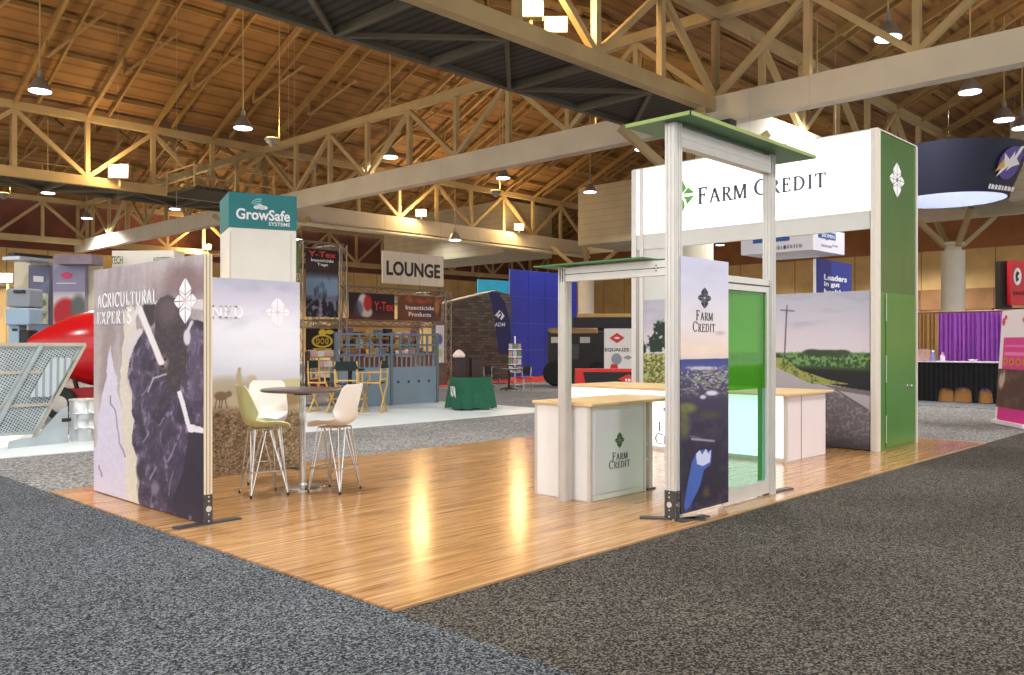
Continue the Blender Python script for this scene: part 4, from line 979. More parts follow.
def bp4(p):
    p.fill((112, 68, 46)); n = fbm(p.x * 8, p.y * 5, 3, 3); p.mix(np.clip((n - .5) * 5, 0, 1) * .7, (168, 104, 56)); p.ell(.75, .4, .3, .35, (76, 52, 66), .8, .7); p.ell(.9, .6, .06, .3, (206, 140, 60), .6, .7)
WI = WHITEINK
bx0, bx1 = sx0 + .24, sx1 - .26
banner('tall dark banner with red and white wording on the pipe truss tower', bx0, bx1, 2.6, 5.0, bp1, 50, 80, (('Y-Tex', .5, .93, .86, .085, REDINK), ('Insecticide', .5, .84, .7, .045, WI), ('Tags', .5, .775, .34, .05, WI)))
banner('square black banner with a gold emblem on the truss tower', bx0, bx1, 1.42, 2.2, bp2, 40, 40)
xa, xb, xc = on_back(349, 300, fy).x, on_back(394.5, 300, fy).x, on_back(398, 300, fy).x; xd = on_back(441, 300, fy).x
banner('wide dark banner with large red lettering and a tag', xa, xb, zl + .1, zu - .12, bp3, 70, 30, (('Y-Tex', .76, .52, .44, .36, REDINK),))
banner('wide brown banner reading Insecticide Products', xc, xd, zl + .1, zu - .12, bp4, 60, 30, (('Y-Tex', .45, .8, .46, .16, REDINK), ('Insecticide', .5, .52, .66, .17, WI), ('Products', .5, .25, .52, .17, WI)))
# shelves of boxes below the tower banners
t = thing('product_shelf', 'dark product shelf with red lettering at the foot of the truss tower', 'shelf', (bx0, fy, .0))
SH = M('dark_shelf_board', (70, 42, 40), .6, noise=(4, .1))
for z in (.42, .80, 1.16): box('shelf_board', M('pale_shelf_edge', (158, 136, 116), .6, noise=(4, .1)) if z > .5 else SH, t, bx0, bx1, fy - .25, fy + .02, z, z + .035)
for x in (bx0 - .03, bx1): box('side_panel', SH, t, x, x + .03, fy - .25, fy + .02, 0, 1.4)
b = box('base_panel', M('maroon_panel', (94, 34, 36), .6, noise=(4, .1)), t, bx0, bx1, fy - .24, fy, .02, .42)
letters(sans('Y-Tex'), 'lettering', M('bright_red_ink', (232, 70, 76), .5, noise=(20, .03)), b, ((bx0 + bx1) / 2, fy - .24, .2), EX, UP, 1.0, .26)
bw = (bx1 - bx0) / 4
for r, z in enumerate((.838, 1.198)):
    for k in range(4):
        x = bx0 + bw * (k + .5)
        o = MB().box(x - .12, x + .12, fy - .19, fy - .05, z, z + .21 + .03 * ((k + r) % 2)).build('product_box', (M('box_white', (222, 216, 208), .6, noise=(6, .06)), M('box_rose', (206, 172, 172), .6, noise=(6, .06)))[(k + r) % 2], None, .01)
        tag(o, ('%s box on the %s shelf of the tower, %s' % (('tall white', 'low pale rose')[(k + r) % 2], ('lower', 'upper')[r], ('at its left end', 'second from its left end', 'second from its right end', 'at its right end')[k])), 'box', 'boxes on the tower shelves')
# stocked counter behind
cx0, cx1 = on_back(349, 340, 28.6).x, on_back(436, 340, 28.6).x
t = thing('stock_counter', 'long warm lit counter with shelves behind the grey gate', 'counter', (cx0, 28.6, 0))
WARMP = M('warm_board', (214, 176, 112), .6, noise=(2, .1))
box('body', M('counter_brown', (120, 84, 66), .6, noise=(3, .15)), t, cx0, cx1, 28.6, 29.3, 0, 1.1)
box('back_panel', WARMP, t, cx0, cx1, 29.9, 30.0, 0, 2.6)
for z in (1.45, 1.9): box('shelf_board', WARMP, t, cx0, cx1, 29.5, 29.9, z, z + .04)
PAL = [('purple', (128, 98, 150)), ('white', (226, 222, 218)), ('grey blue', (116, 138, 164)), ('maroon', (120, 44, 52)), ('pale pink', (216, 180, 190)), ('black', (40, 38, 42)), ('yellow', (216, 180, 66))]
ORD = ['first', 'second', 'third', 'fourth', 'fifth', 'sixth', 'seventh', 'eighth', 'ninth', 'tenth']
for r, (z, yy) in enumerate(((1.1, 28.75), (1.49, 29.62), (1.94, 29.62))):
    for k in range(9):
        nm, cl = PAL[(k * 3 + r * 2) % 7]; w = (cx1 - cx0) / 9; x = cx0 + w * (k + .5); hh = .22 + .05 * ((k * 5 + r) % 4)
        o = MB().box(x - w * .36, x + w * .36, yy, yy + .22, z + .003, z + hh).build('product_box', M('box_' + nm.replace(' ', '_'), cl, .6, noise=(6, .08)), None, .012)
        tag(o, '%s box on the %s behind the grey gate, %s from the left' % (nm, ('counter top', 'lower back shelf', 'upper back shelf')[r], ORD[k]), 'box', 'boxes on the stocked counter')
bn = banner('narrow white banner with a purple print at the right end of the truss stand', on_back(434, 330, fy).x, on_back(442.5, 330, fy).x, .905, 2.4, lambda p: (p.fill((222, 218, 214)), p.ell(.5, .62, .3, .14, (110, 92, 164), .3), p.ell(.5, .25, .3, .1, (196, 186, 120), .5)), 14, 30, Y=fy - .1)
t = thing('banner_stand', 'slim stand under the narrow white banner', 'stand', (sx2, fy - .2, 0))
MB().box(on_back(434, 330, fy).x, on_back(442.5, 330, fy).x, fy - .25, fy + .02, 0, .88).build('plinth', M('brown_plinth', (110, 90, 76), .7, noise=(5, .2)), t)
box('cap', M('pale_shelf_edge'), t, on_back(433, 330, fy).x, on_back(443, 330, fy).x, fy - .3, fy + .02, .88, .9)

# ---- grey livestock chute gate on the vinyl
GYY = 18.25; g0, g1, g2 = on_back(338, 380, GYY).x, on_back(391, 380, GYY).x, on_back(436.5, 380, GYY).x
GREY = M('chute_grey', (112, 130, 142), .45, .2, noise=(3, .05)); GREYD = M('chute_grey_dark', (90, 104, 114), .45, .2, noise=(3, .05))
t = thing('livestock_chute', 'grey steel livestock chute with barred upper side and solid lower panel', 'livestock chute', (g0, GYY, .006))
for a, b in ((g0, g1), (g1 + .03, g2)):
    p = box('lower_panel', GREY, t, a, b, GYY, GYY + .06, .02, 1.02, .008)
    for k in range(4): MB().lathe([(.035, 0), (.035, .012)], (a + (b - a) * (k + .6) / 4.4, GYY, .62), 12, (0, -1, 0)).build('peep_hole', BLACK, p)
    for k in range(int((b - a) / .16) + 1): MB().bar((a + .04 + k * .16, GYY + .03, 1.02), (a + .04 + k * .16, GYY + .03, 1.36), .03).build('slat', GREY, t)
    for z in (1.36, 1.62, 1.9): MB().bar((a, GYY + .03, z), (b, GYY + .03, z), .06).build('rail', GREYD, t)
    for k in range(6): MB().bar((a + (b - a) * k / 5, GYY + .03, 1.36), (a + (b - a) * k / 5, GYY + .03, 1.93), .05).build('bar', GREYD, t)
for x in (g0 - .03, g1 + .015, g2 + .03): MB().box(x - .04, x + .04, GYY - .02, GYY + .08, .0, 1.95).build('post', GREYD, t)
MB().box(g2 + .0, g2 + .06, GYY, GYY + .9, .02, 1.02).build('end_panel', GREY, t)
MB().box(g0 + .4, g1 + .5, GYY + .9, GYY + .96, .02, 1.02).build('lower_panel', GREY, t)

# ---- director chairs round a black table
YWOOD = M('honey_wood', (206, 166, 92), .45, noise=(8, .12)); DGC = M('bottle_green_canvas', (10, 36, 31), .85, noise=(10, .15))
def director_chair(label, loc, rz):
    t = thing('director_chair', label, 'chair', (*loc, .006), 'tall director chairs on the white vinyl', rz)
    for y in (-.24, .24):
        for s in (-1, 1): MB().bar((s * .27, y * .99 + s * .012, .0), (-s * .25, y * .99 + s * .012, .72), .035, .025).build('leg', YWOOD, t)
        MB().bar((-.27, y, .03), (.27, y, .03), .03).build('foot_rail', YWOOD, t)
    for x in (-.25, .25):
        MB().bar((x, -.25, .72), (x, .25, .72), .035).build('seat_rail', YWOOD, t)
        MB().bar((x, -.25, .96), (x, .27, .96), .06, .025).build('armrest', YWOOD, t)
        MB().bar((x, -.2, .72), (x, -.2, .95), .03).build('arm_post', YWOOD, t)
        MB().bar((x, .24, .70), (x, .27, 1.24), .03).build('back_post', YWOOD, t)
    MB().bar((-.26, -.26, .32), (.26, -.26, .32), .035).build('footrest', YWOOD, t)
    MB().bar((-.26, .25, .80), (.26, .25, .80), .03).build('back_rail', YWOOD, t)
    m = MB(); n = 8
    m.add([(-.25 + .5 * i / n, y, .73 - .03 * math.sin(math.pi * i / n)) for y in (-.22, .22) for i in range(n + 1)], [(i, i + 1, n + 2 + i, n + 1 + i) for i in range(n)]); m.build('seat', DGC, t, solid=.008)
    m = MB(); m.add([(-.28 + .56 * i / n, .27 + .03 * math.sin(math.pi * i / n), z) for z in (1.06, 1.24) for i in range(n + 1)], [(i, i + 1, n + 2 + i, n + 1 + i) for i in range(n)]); m.build('backrest', DGC, t, solid=.01)
    return t
def flo(px, d): p = gd(px, d); return (p.x, p.y)
aR = math.atan2(RIGHT.y, RIGHT.x)
director_chair('director chair with its green back to us, in front of the dark table', flo(347, 19.9), aR + math.pi + .1)
director_chair('director chair beside the grey chute, turned sideways to the dark table', flo(374, 20.6), aR - 1.75)
director_chair('director chair nearest the boxes of the truss tower, partly behind the bar table', flo(323, 20.6), aR + 1.25)
p = gd(350, 20.85)
t = thing('pub_table', 'dark table among the director chairs', 'table', (p.x, p.y, .006))
MB().lathe([(.36, 1.0), (.36, 1.04)], (p.x, p.y, 0), 32).build('table_top', BLACK, t); MB().lathe([(.05, .03), (.05, 1.0)], (p.x, p.y, 0), 14).build('pole', BLACK, t); MB().lathe([(.28, .006), (.28, .02), (.06, .05)], (p.x, p.y, 0), 28).build('base', BLACK, t)

# ---- green draped table
GRC = M('emerald_cloth', (5, 84, 58), .7, noise=(5, .14), bump=.15)
c = gd(470.5, 21.6); u = (EX * .6 + RIGHT * .4).normalized(); rz = math.atan2(u.y, u.x)
t = thing('folding_table', 'small table under an emerald green cloth on the white vinyl', 'table', (c.x, c.y, .006), None, rz)
box('table_top', WHITE, t, -.40, .40, -.32, .32, .765, .785)
for x in (-.36, .36):
    for y in (-.28, .28): MB().tube((x, y, 0), (x, y, .77), .016).build('leg', DARKMETAL, t)
o = thing('tablecloth', 'emerald green cloth with white lettering over the small table', 'tablecloth', (c.x, c.y, .006), None, rz)
m = MB(); top, bot, N = [], [], 64
for i in range(N):
    a = 2 * math.pi * i / N; cx_, sy_ = math.cos(a), math.sin(a); k = 1 / max(abs(cx_) / .42, abs(sy_) / .34); top.append((cx_ * k, sy_ * k, .80))
    f = 1.2 + .03 * math.sin(i * 1.2) + (.10 if min(abs(abs(cx_ * k) - .42), .05) + min(abs(abs(sy_ * k) - .34), .05) < .03 else 0); bot.append((cx_ * k * f, sy_ * k * f, .04 + .02 * math.sin(i * .7)))
m.add(top + bot, [tuple(range(N))] + [(i, (i + 1) % N, N + (i + 1) % N, N + i) for i in range(N)]); m.build('cloth', GRC, o, solid=.004)
lp = MB(); letters(sans('ADM'), 'lettering', WHITEINK, o, (-.482, .0, .44), Vector((0, -1, 0)), Vector((-.11, 0, 1)).normalized(), .3, .3)
def local(px_, py_): return Matrix.Rotation(rz, 3, 'Z') @ Vector((px_, py_, 0)) + Vector((c.x, c.y, 0))
for (lx, ly, lab) in ((-.23, .12, 'dark display case on the green cloth, the one under the white cloth'), (.14, .02, 'dark display case on the green cloth, the one beside the tall pole')):
    q = local(lx, ly); t = thing('display_case', lab, 'case', (q.x, q.y, .808), None, rz)
    box('body', M('maroon_case', (46, 24, 28), .5, noise=(5, .15)), t, -.14, .14, -.1, .1, .002, .46, .01); box('lid', BLACK, t, -.15, .15, -.11, .11, .46, .49, .008)
    MB().tube((.175, .0, .002), (.175, .0, .72), .02).build('side_pole', BLACK, t)
q = local(-.265, .12); t = thing('cloth', 'crumpled pale cloth over the dark display case', 'cloth', (q.x, q.y, 1.31), None, rz)
MB().lathe([(.15, 0), (.17, .05), (.11, .13), (.05, .18), (.02, .19)], (0, 0, .0), 7).build('drape', M('pale_cloth', (214, 196, 186), .9, noise=(8, .1), bump=.4), t, smooth=True)

# ---- farther stands: gabled mural, flags, blue wall, cafe tables
def gable_print(p):
    p.fill((104, 98, 88)); r = np.floor(p.y * 24); b = fbm(np.floor(p.x * 16 + (r % 2) * .5) * 7.3, r * 3.1, 4, 1); p.mul(.72 + .5 * b); p.mix((np.mod(p.y * 24, 1) < .14) * .6, (70, 66, 60)); p.mix(np.clip((.3 - p.y) * 2, 0, 1) * .4, (60, 56, 54))
dG = 38.0
def stone_mat():
    m = bpy.data.materials.new('stone_pattern'); m.use_nodes = True; nt = m.node_tree; b = nt.nodes['Principled BSDF']
    tc = nt.nodes.new('ShaderNodeTexCoord'); sp = nt.nodes.new('ShaderNodeSeparateXYZ'); nt.links.new(tc.outputs['Object'], sp.inputs[0])
    su = nt.nodes.new('ShaderNodeMath'); su.operation = 'SUBTRACT'; nt.links.new(sp.outputs[0], su.inputs[0]); nt.links.new(sp.outputs[1], su.inputs[1])
    co = nt.nodes.new('ShaderNodeCombineXYZ'); nt.links.new(su.outputs[0], co.inputs[0]); nt.links.new(sp.outputs[2], co.inputs[1])
    br = nt.nodes.new('ShaderNodeTexBrick'); nt.links.new(co.outputs[0], br.inputs['Vector']); br.inputs['Scale'].default_value = 1; br.inputs['Brick Width'].default_value = .42; br.inputs['Row Height'].default_value = .13; br.inputs['Mortar Size'].default_value = .012
    br.inputs['Color1'].default_value = lin((112, 103, 92)); br.inputs['Color2'].default_value = lin((74, 69, 62)); br.inputs['Mortar'].default_value = lin((60, 56, 52))
    nt.links.new(br.outputs['Color'], b.inputs['Base Color']); b.inputs['Roughness'].default_value = .85
    return m
A0, B0, P0 = gd(444, dG), gd(511, dG + 1.5), gd(497, dG + 1.2)
t = thing('gabled_stand', 'tall grey stone patterned stand with a sloping top', 'exhibit wall', (A0.x, A0.y, 0))
za, zb_, zp = zz(304, dG), zz(293, dG), zz(289.5, dG); nrm = UP.cross((B0 - A0).normalized()).normalized()
MB().prism([(A0.x, A0.y, 0), (B0.x, B0.y, 0), (B0.x, B0.y, zb_), (P0.x, P0.y, zp), (A0.x, A0.y, za)], nrm * 1.5).build('wall', stone_mat(), t)
uv = (B0 - A0); MB().prism([(A0.x, A0.y, za), (P0.x, P0.y, zp), (P0.x, P0.y, zp + .05), (A0.x, A0.y, za + .05)], nrm * 1.5).build('coping', M('coping', (140, 126, 104), .7, noise=(3, .1)), t)
p = gd(494, 45); t = thing('teal_sign', 'teal hanging sign above the stone patterned stand', 'sign', (p.x, p.y, 4.4))
a, b = gd(477, 45), gd(510.5, 45)
MB().prism([(a.x, a.y, zz(294, 45)), (b.x, b.y, zz(294, 45)), (b.x, b.y, zz(285, 45)), (b.x * .97 + a.x * .03, b.y * .97 + a.y * .03, zz(281, 45)), (a.x, a.y, zz(279.5, 45))], -nrm * .1).build('panel', M('teal_panel', (34, 150, 178), .5, noise=(1, .1)), t)
for q in (a, b): wire(t, (q.x * .9 + p.x * .1, q.y * .9 + p.y * .1, zz(285, 45)), roofz(q.y))
p = gd(500, 35.5); t = thing('feather_flag', 'navy feather flag with a white leaf emblem beside the stone stand', 'flag', (p.x, p.y, 0))
def pt(px, py, d=35.5): q = gd(px, d); return Vector((q.x, q.y, zz(py, d)))
MB().prism([pt(489, 293), pt(492, 291), pt(499, 294), pt(505, 302), pt(509, 318), pt(511, 336), pt(509, 353), pt(499, 354), pt(497, 340), pt(495, 320), pt(492, 304)], FWD * .02).build('cloth', M('navy_flag', (38, 36, 92), .6, noise=(2, .08)), t)
letters(polys([(-1, 0), (0, 1), (.2, .8), (-.6, 0), (-.3, -.4), (.3, .2), (.1, .4), (-.3, 0), (-.5, 0)], [(1, 0), (.2, .9), (.5, .2), (.1, -.5), (.4, -.7)]), 'emblem', WI, t, pt(499.5, 315) - FWD * .0, RIGHT, UP, .42, .42)
letters(sans('ADM'), 'lettering', WI, t, pt(500, 324.5), RIGHT, UP, .42, .16)
MB().tube(pt(489, 292.5) + FWD * .01, gd(499, 35.5) + FWD * .01 + UP * .03, .025).build('pole', DARKMETAL, t); MB().lathe([(.3, 0), (.3, .03)], (gd(499, 35.5).x, gd(499, 35.5).y, 0), 20).build('base', DARKMETAL, t)
YB = 29.6; b0, b1 = on_back(510.5, 300, YB).x, on_back(577, 300, YB).x; zB = zz(269, gy(511, YB)[2])
t = thing('blue_wall', 'tall blue panelled stand wall left of the open doorway frame', 'exhibit wall', (b0, YB, 0))
BLUE = M('royal_blue_panel', (36, 46, 150), .45, noise=(.5, .18)); w = (b1 - b0) / 4
for i in range(4):
    for j in range(4):
        box('panel', BLUE, t, b0 + i * w + .012, b0 + (i + 1) * w - .012, YB, YB + .1, zB * j / 4 + .012, zB * (j + 1) / 4 - .012)
box('frame', M('panel_joint_blue', (92, 100, 170), .5, noise=(2, .05)), t, b0, b1, YB + .02, YB + .12, 0, zB)
p = gd(515, 33.5); t = thing('literature_rack', 'wire rack of leaflets beside the cafe table', 'rack', (p.x, p.y, 0))
MB().tube((p.x, p.y, 0), (p.x, p.y, 1.95), .03).build('pole', CHROME, t); MB().lathe([(.3, 0), (.3, .03), (.05, .06)], (p.x, p.y, 0), 20).build('base', DARKMETAL, t)
for k, z in enumerate((.55, .85, 1.14, 1.43)):
    MB().obox(p + UP * z, RIGHT * .26, FWD * .12, UP * .02).build('tray', CHROME, t)
    for j, cl in enumerate(((216, 214, 206), (126, 160, 84), (206, 170, 150))):
        o = MB().obox(p + RIGHT * (-.17 + .17 * j) + UP * (z + .125) - FWD * .075, RIGHT * .07, FWD * .03, UP * .1).build('leaflet', M('leaflet_%d' % ((j + k) % 3), ((216, 214, 206), (126, 160, 84), (206, 170, 150))[(j + k) % 3], .6, noise=(9, .1)), None)
        tag(o, '%s leaflets on the %s tray of the rack, %s' % (('white', 'green', 'pink')[(j + k) % 3], ('lowest', 'second lowest', 'second highest', 'highest')[k], ('left side', 'middle', 'right side')[j]), 'leaflets', 'leaflets on the wire rack')
def cafe_table(px, d, label, r=.48):
    p = gd(px, d); t = thing('cafe_table', label, 'table', (p.x, p.y, 0))
    MB().lathe([(r, .73), (r, .76)], p, 30).build('table_top', M('dark_cafe_top', (62, 56, 52), .4, noise=(5, .1)), t); MB().lathe([(.035, .03), (.035, .73)], p, 12).build('pole', BLACK, t)
    m = MB()
    for a in range(4): m.bar(p + UP * .1, p + UP * .02 + Vector((math.cos(a * 1.57 + .4), math.sin(a * 1.57 + .4), 0)) * .32, .05, .04)
    m.build('base', BLACK, t)
cafe_table(509, 30.6, 'round dark cafe table in front of the leaflet rack'); cafe_table(487, 33.0, 'dark cafe table behind the green draped table', .6)
def cafe_chair(px, d, rz, label):
    p = gd(px, d); t = thing('cafe_chair', label, 'chair', (p.x, p.y, 0), 'dark chairs by the cafe tables', rz)
    MB().box(-.22, .22, -.21, .21, .44, .465).build('seat', BLACK, t, .01)
    m = MB(); m.add([(-.22 + .02 * math.cos(math.pi * (i / 6 - .5)) * -1, -.2 + .4 * i / 6, z) for z in (.58, .86) for i in range(7)], [(i, i + 1, 8 + i, 7 + i) for i in range(6)]); m.build('backrest', BLACK, t, solid=.012)
    for x in (-.2, .2):
        for y in (-.19, .19): MB().path([(x, y, 0), (x * .95, y, .45)] if x > 0 else [(x * 1.15, y, 0), (x, y, .45), (-.225, y, .84)], .011).build('leg', CHROME, t)
cafe_chair(523, 30.2, aR + math.pi + .9, 'dark chair right of the round cafe table'); cafe_chair(492, 30.2, aR - .8, 'dark chair left of the round cafe table'); cafe_chair(481, 31.6, aR + .9, 'dark chair nearest the green draped table')

# ---- behind the open doorway frame: black machine and red display
dM = 33.5
def fbox(name, mat, t, px0, px1, py0, py1, d, th, bevel=0):
    a, b = gd(px0, d), gd(px1, d); z0, z1 = max(0, zz(py1, d)), zz(py0, d)
    c_ = (a + b) / 2 + UP * (z0 + z1) / 2 + FWD * th / 2
    return MB().obox(c_, (b - a) / 2, FWD * th / 2, UP * (z1 - z0) / 2).build(name, mat, t, bevel)
p = gd(580, dM); t = thing('farm_machine', 'black farm machine with a pale hood seen through the doorway frame', 'machine', (p.x, p.y, 0))
fbox('body', BLACK, t, 549, 607, 331, 369, dM, 2.0, .04); fbox('hood', M('bronze_hood', (150, 116, 78), .4, .3, noise=(3, .1)), t, 550, 598, 328, 334, dM - .1, 1.8, .05)
for a, b in ((551, 561), (580, 590)): fbox('lamp_panel', M('pale_lamp_panel', (196, 192, 182), .3, noise=(6, .05)), t, a, b, 337, 343, dM - .04, .05, .01)
fbox('grille', DARKMETAL, t, 562, 579, 344, 360, dM - .06, .06, .02); fbox('base', BLACK, t, 553, 605, 369, 386, dM + .1, 1.6)
for px in (556, 600): MB().lathe([(.08, -.02), (.42, -.02), (.5, .08), (.5, .26), (.4, .32), (.08, .32)], gd(px, dM - .05) + UP * .5, 24, FWD).build('wheel', M('tyre_rubber', (26, 26, 28), .8, noise=(6, .2)), t, smooth=True)
p = gd(618, 31.5); t = thing('sign_board', 'white sign board reading EQUALIZE with a red diamond', 'sign', (p.x, p.y, 0))
f = fbox('panel', BRIGHT, t, 604.5, 634, 328.5, 400, 31.5, .15); dP = 31.49
def fpt(px, py, d): q = gd(px, d); return Vector((q.x, q.y, zz(py, d)))
RDI = polys([(-1, 0), (0, 1), (1, 0), (0, -1)]); RD2 = polys([(-.8, 0), (0, .6), (.8, 0), (0, -.6)])
letters(RDI, 'emblem', REDINK, f, fpt(617, 338, dP), RIGHT, UP, .56, .38); letters(oval_shape(), 'emblem_core', WI, f, fpt(617, 338, dP - .01), RIGHT, UP, .2, .08)
letters(sans('EQUALIZE'), 'lettering', INK, f, fpt(617, 350, dP), RIGHT, UP, .88, .15)
letters(oval_shape(), 'emblem', M('grey_print', (150, 160, 176), .5, noise=(5, .1)), f, fpt(616.5, 359, dP), RIGHT, UP, .38, .42); letters(RDI, 'emblem', M('grey_print'), f, fpt(628, 357.5, dP), RIGHT, UP, .36, .16)
letters(polys([(0, 0), (1, 0), (.9, .9), (.45, 1), (.35, .4)]), 'emblem', REDINK, f, fpt(612, 368, dP), RIGHT, UP, .5, .3)
t = thing('display_desk', 'red and black display desk below the white panel', 'desk', (gd(605, 29).x, gd(605, 29).y, 0))
f = fbox('body', REDINK, t, 576, 634, 369, 390, 29.0, .6); letters(polys([(.05, 0), (1, 0), (1, .82), (.0, .82)]), 'black_field', BLACK, f, fpt(609, 378.5, 28.99), RIGHT, UP, 1.75, .44)
letters(RDI, 'emblem', REDINK, f, fpt(628.5, 379, 28.985), RIGHT, UP, .7, .34); letters(scrawl(3), 'lettering', WI, f, fpt(629.5, 380, 28.975), RIGHT, UP, .28, .1)
t = thing('shelf_gantry', 'black gantry with wooden shelf above the farm machine', 'gantry', (gd(600, 36).x, gd(600, 36).y, 0))
fbox('beam', BLACK, t, 573, 636, 317.5, 328, 36, .4); fbox('shelf_board', M('honey_board', (190, 150, 84), .5, noise=(4, .1)), t, 578, 632, 313.5, 317, 36, .6); fbox('upright', BLACK, t, 573, 577, 328, 387, 36, .3); fbox('upright', BLACK, t, 632, 636, 328, 387, 36, .3)
fbox('backboard', BLACK, t, 577, 632, 328, 387, 36.3, .1)

# ---- left: hanging pale banner, red tank, chute ramp, drum
t = thing('ring_banner', 'pale hanging banner with green band above the picture wall', 'banner', (gd(142, 26).x, gd(142, 26).y, zz(268, 26)))
a, b = gd(112, 26.6), gd(174, 26); nB = UP.cross((b - a).normalized())
z0, z1 = zz(270, 26), zz(248.5, 26)
f = MB().prism([(a.x, a.y, z0), (b.x, b.y, z0 + .12), (b.x, b.y, z1 - .06), (a.x, a.y, z1)], nB * .5).build('panel', M('pale_banner', (226, 220, 206), .6, noise=(2, .03)), t)
dB = 25.9
letters(sans('TECH'), 'lettering', TEXT_DG, f, fpt(117, 260, 26.4), (b - a).normalized(), UP, .42, .24); letters(sans('NEOTECH'), 'lettering', TEXT_DG, f, fpt(163, 260.5, 26.0), (b - a).normalized(), UP, .66, .22)
letters(polys([(-1, -1), (1, -1), (.2, -.5), (-1, .9)]), 'green_band', M('banner_green', (52, 150, 104), .6, noise=(4, .04)), f, fpt(123, 267.6, 26.5), (b - a).normalized(), UP, .62, .2)
for q in (a, b): wire(t, (q.x * .95 + b.x * .025 + a.x * .025 + nB.x * .2, q.y * .95 + b.y * .025 + a.y * .025 + nB.y * .2, z1 - .08), roofz(q.y))

RED = M('glossy_red_paint', (176, 18, 22), .22, noise=(2, .05)); REDD = M('dull_red_paint', (150, 22, 24), .45, noise=(3, .08))
q0 = gd(27, 18.6); TA = (EX * .55 + RIGHT * .45).normalized(); zc = 1.44
t = thing('red_tank', 'big glossy red tank trailer behind the perforated ramp', 'tank trailer', (q0.x, q0.y, .006))
prof = [(.02, 0), (.20, .03), (.34, .2), (.52, .5), (.72, .9), (.86, 1.35), (.92, 1.9), (.92, 3.0), (.8, 3.6), (.45, 4.0), (.05, 4.1)]
pp = catmull([(r, h, 0) for r, h in prof], 30)
MB().lathe([(max(.01, r), h) for r, h, _ in pp], q0 + UP * (zc + .12), 30, TA).build('tank', RED, t, smooth=True)
MB().bar(q0 + TA * .7 + UP * .52, q0 + TA * 4 + UP * .52, .5, .3).build('chassis', REDD, t)
for h in (1.0, 1.6, 2.2): MB().tube(q0 + TA * h + UP * (zc - .5) - FWD * .2, q0 + TA * h + UP * .5, .05).build('strut', DARKMETAL, t)
sd = MB().bar(q0 + TA * .75 + UP * 1.42 - FWD * .70, q0 + TA * 2.2 + UP * 1.72 - FWD * .97, .03, .13).build('white_stripe', M('stripe_white', (226, 216, 210), .5, noise=(5, .04)), t)
MB().lathe([(.14, 0), (.2, .06), (.2, .1)], q0 + TA * 1.9 + UP * (zc + 1.02), 16).build('hatch', BLACK, t)
for h in (.95, 2.9):
    wc = q0 + TA * h + UP * .36 - FWD * .62
    wl = MB().lathe([(.2, -.09), (.34, -.1), (.36, -.03), (.36, .05), (.34, .1), (.2, .1)], wc, 28, FWD).build('wheel', M('tyre_rubber'), t, smooth=True); MB().lathe([(.2, -.06), (.17, -.1), (.06, -.11)], wc, 20, FWD).build('hub', M('hub_grey', (170, 166, 160), .4, .5, noise=(6, .1)), wl, smooth=True)
    MB().tube(wc, wc + FWD * .6 + UP * .1, .04).build('axle', DARKMETAL, t)
MB().tube(q0 + TA * .1 + UP * zc, q0 + TA * .1 - RIGHT * .12 + UP * (zc - .35), .12, 12, .2).build('spout', RED, t)

GALV = M('galvanised_steel', (178, 190, 196), .35, .55, noise=(2.5, .12)); GALVD = M('galvanised_frame', (188, 182, 168), .4, .45, noise=(3, .1))
def perf(p):
    p.fill((176, 186, 190)); n = fbm(p.x * 3, p.y * 6, 6, 3); p.mul(.85 + .3 * n)
    gx_, gy_ = np.mod(p.x * 15, 1) - .5, np.mod(p.y * 34 + .5 * (np.floor(p.x * 15) % 2), 1) - .5
    edge = (p.x > .08) & (p.x < .92) & (p.y > .03) & (p.y < .97)
    p.mix((np.hypot(gx_, gy_) < .30) * edge * 1.0, (54, 56, 60))
B = gp(36, 441); wv = Vector((.76, -.06, 1.50)); uv_ = Vector((-.72, 0, 0))
t = thing('perforated_ramp', 'leaning galvanised ramp of perforated panels at the left edge', 'ramp', (B.x, B.y, .006))
for k in range(3):
    o = B + uv_ * k + UP * .12
    picture('panel', print_mat('perforated_sheet', .35), t, o + uv_ * .96, -uv_ * .92, wv, 110, 200, perf, photo=False, thick=.02)
    MB().bar(o + uv_ - Vector((0, .04, 0)) - wv * .06, o + uv_ - Vector((0, .04, 0)) + wv * 1.02, .11, .06).build('rail', GALVD if k != 0 else GALV, t)
    MB().bar(o + wv * .33, o + uv_ + wv * .33, .05).build('crossbar', GALVD, t); MB().bar(o + wv * .70, o + uv_ + wv * .70, .05).build('crossbar', GALVD, t)
MB().bar(B + UP * .12 - wv * .04, B + UP * .12 + wv * 1.01, .07, .05).build('rail', GALVD, t)
MB().bar(B + UP * .12 + wv * 1.01, B + uv_ * 3 + UP * .12 + wv * 1.01, .09, .06).build('top_rail', GALVD, t)
s0, s1 = gp(8.5, 449), gp(68, 443)
def wpt(px, py): a = s0 + (s1 - s0) * ((px - 8.5) / 59.5); dd = a.x * CA + a.y * SA; return Vector((a.x, a.y, zz(py, dd)))
sp = MB().prism([wpt(8.5, 448.6), wpt(68, 442.8), wpt(68, 406), wpt(62, 409), wpt(36, 437), wpt(9.5, 441)], Vector((0, .05, 0))).build('side_plate', GALV, t)
MB().obox(wpt(65, 420), (.09, 0, 0), (0, .012, 0), (0, 0, .03)).build('slot', BLACK, sp)
pk = MB()
p0 = B + UP * .12 + wv * .42 - Vector((0, .035, 0)); pk.prism([p0 + uv_ * .12, p0 + uv_ * .62, p0 + uv_ * .62 + wv * .44, p0 + uv_ * .12 + wv * .44], Vector((0, -.03, 0))); pk.build('ribbed_plate', striped('ribbed_plate', (190, 200, 206), (146, 156, 164), 'X', 9, .35, .4, .06), t)
p = gp(85, 440.5); t = thing('steel_drum', 'silver steel drum beside the perforated ramp', 'drum', (p.x, p.y, .006))
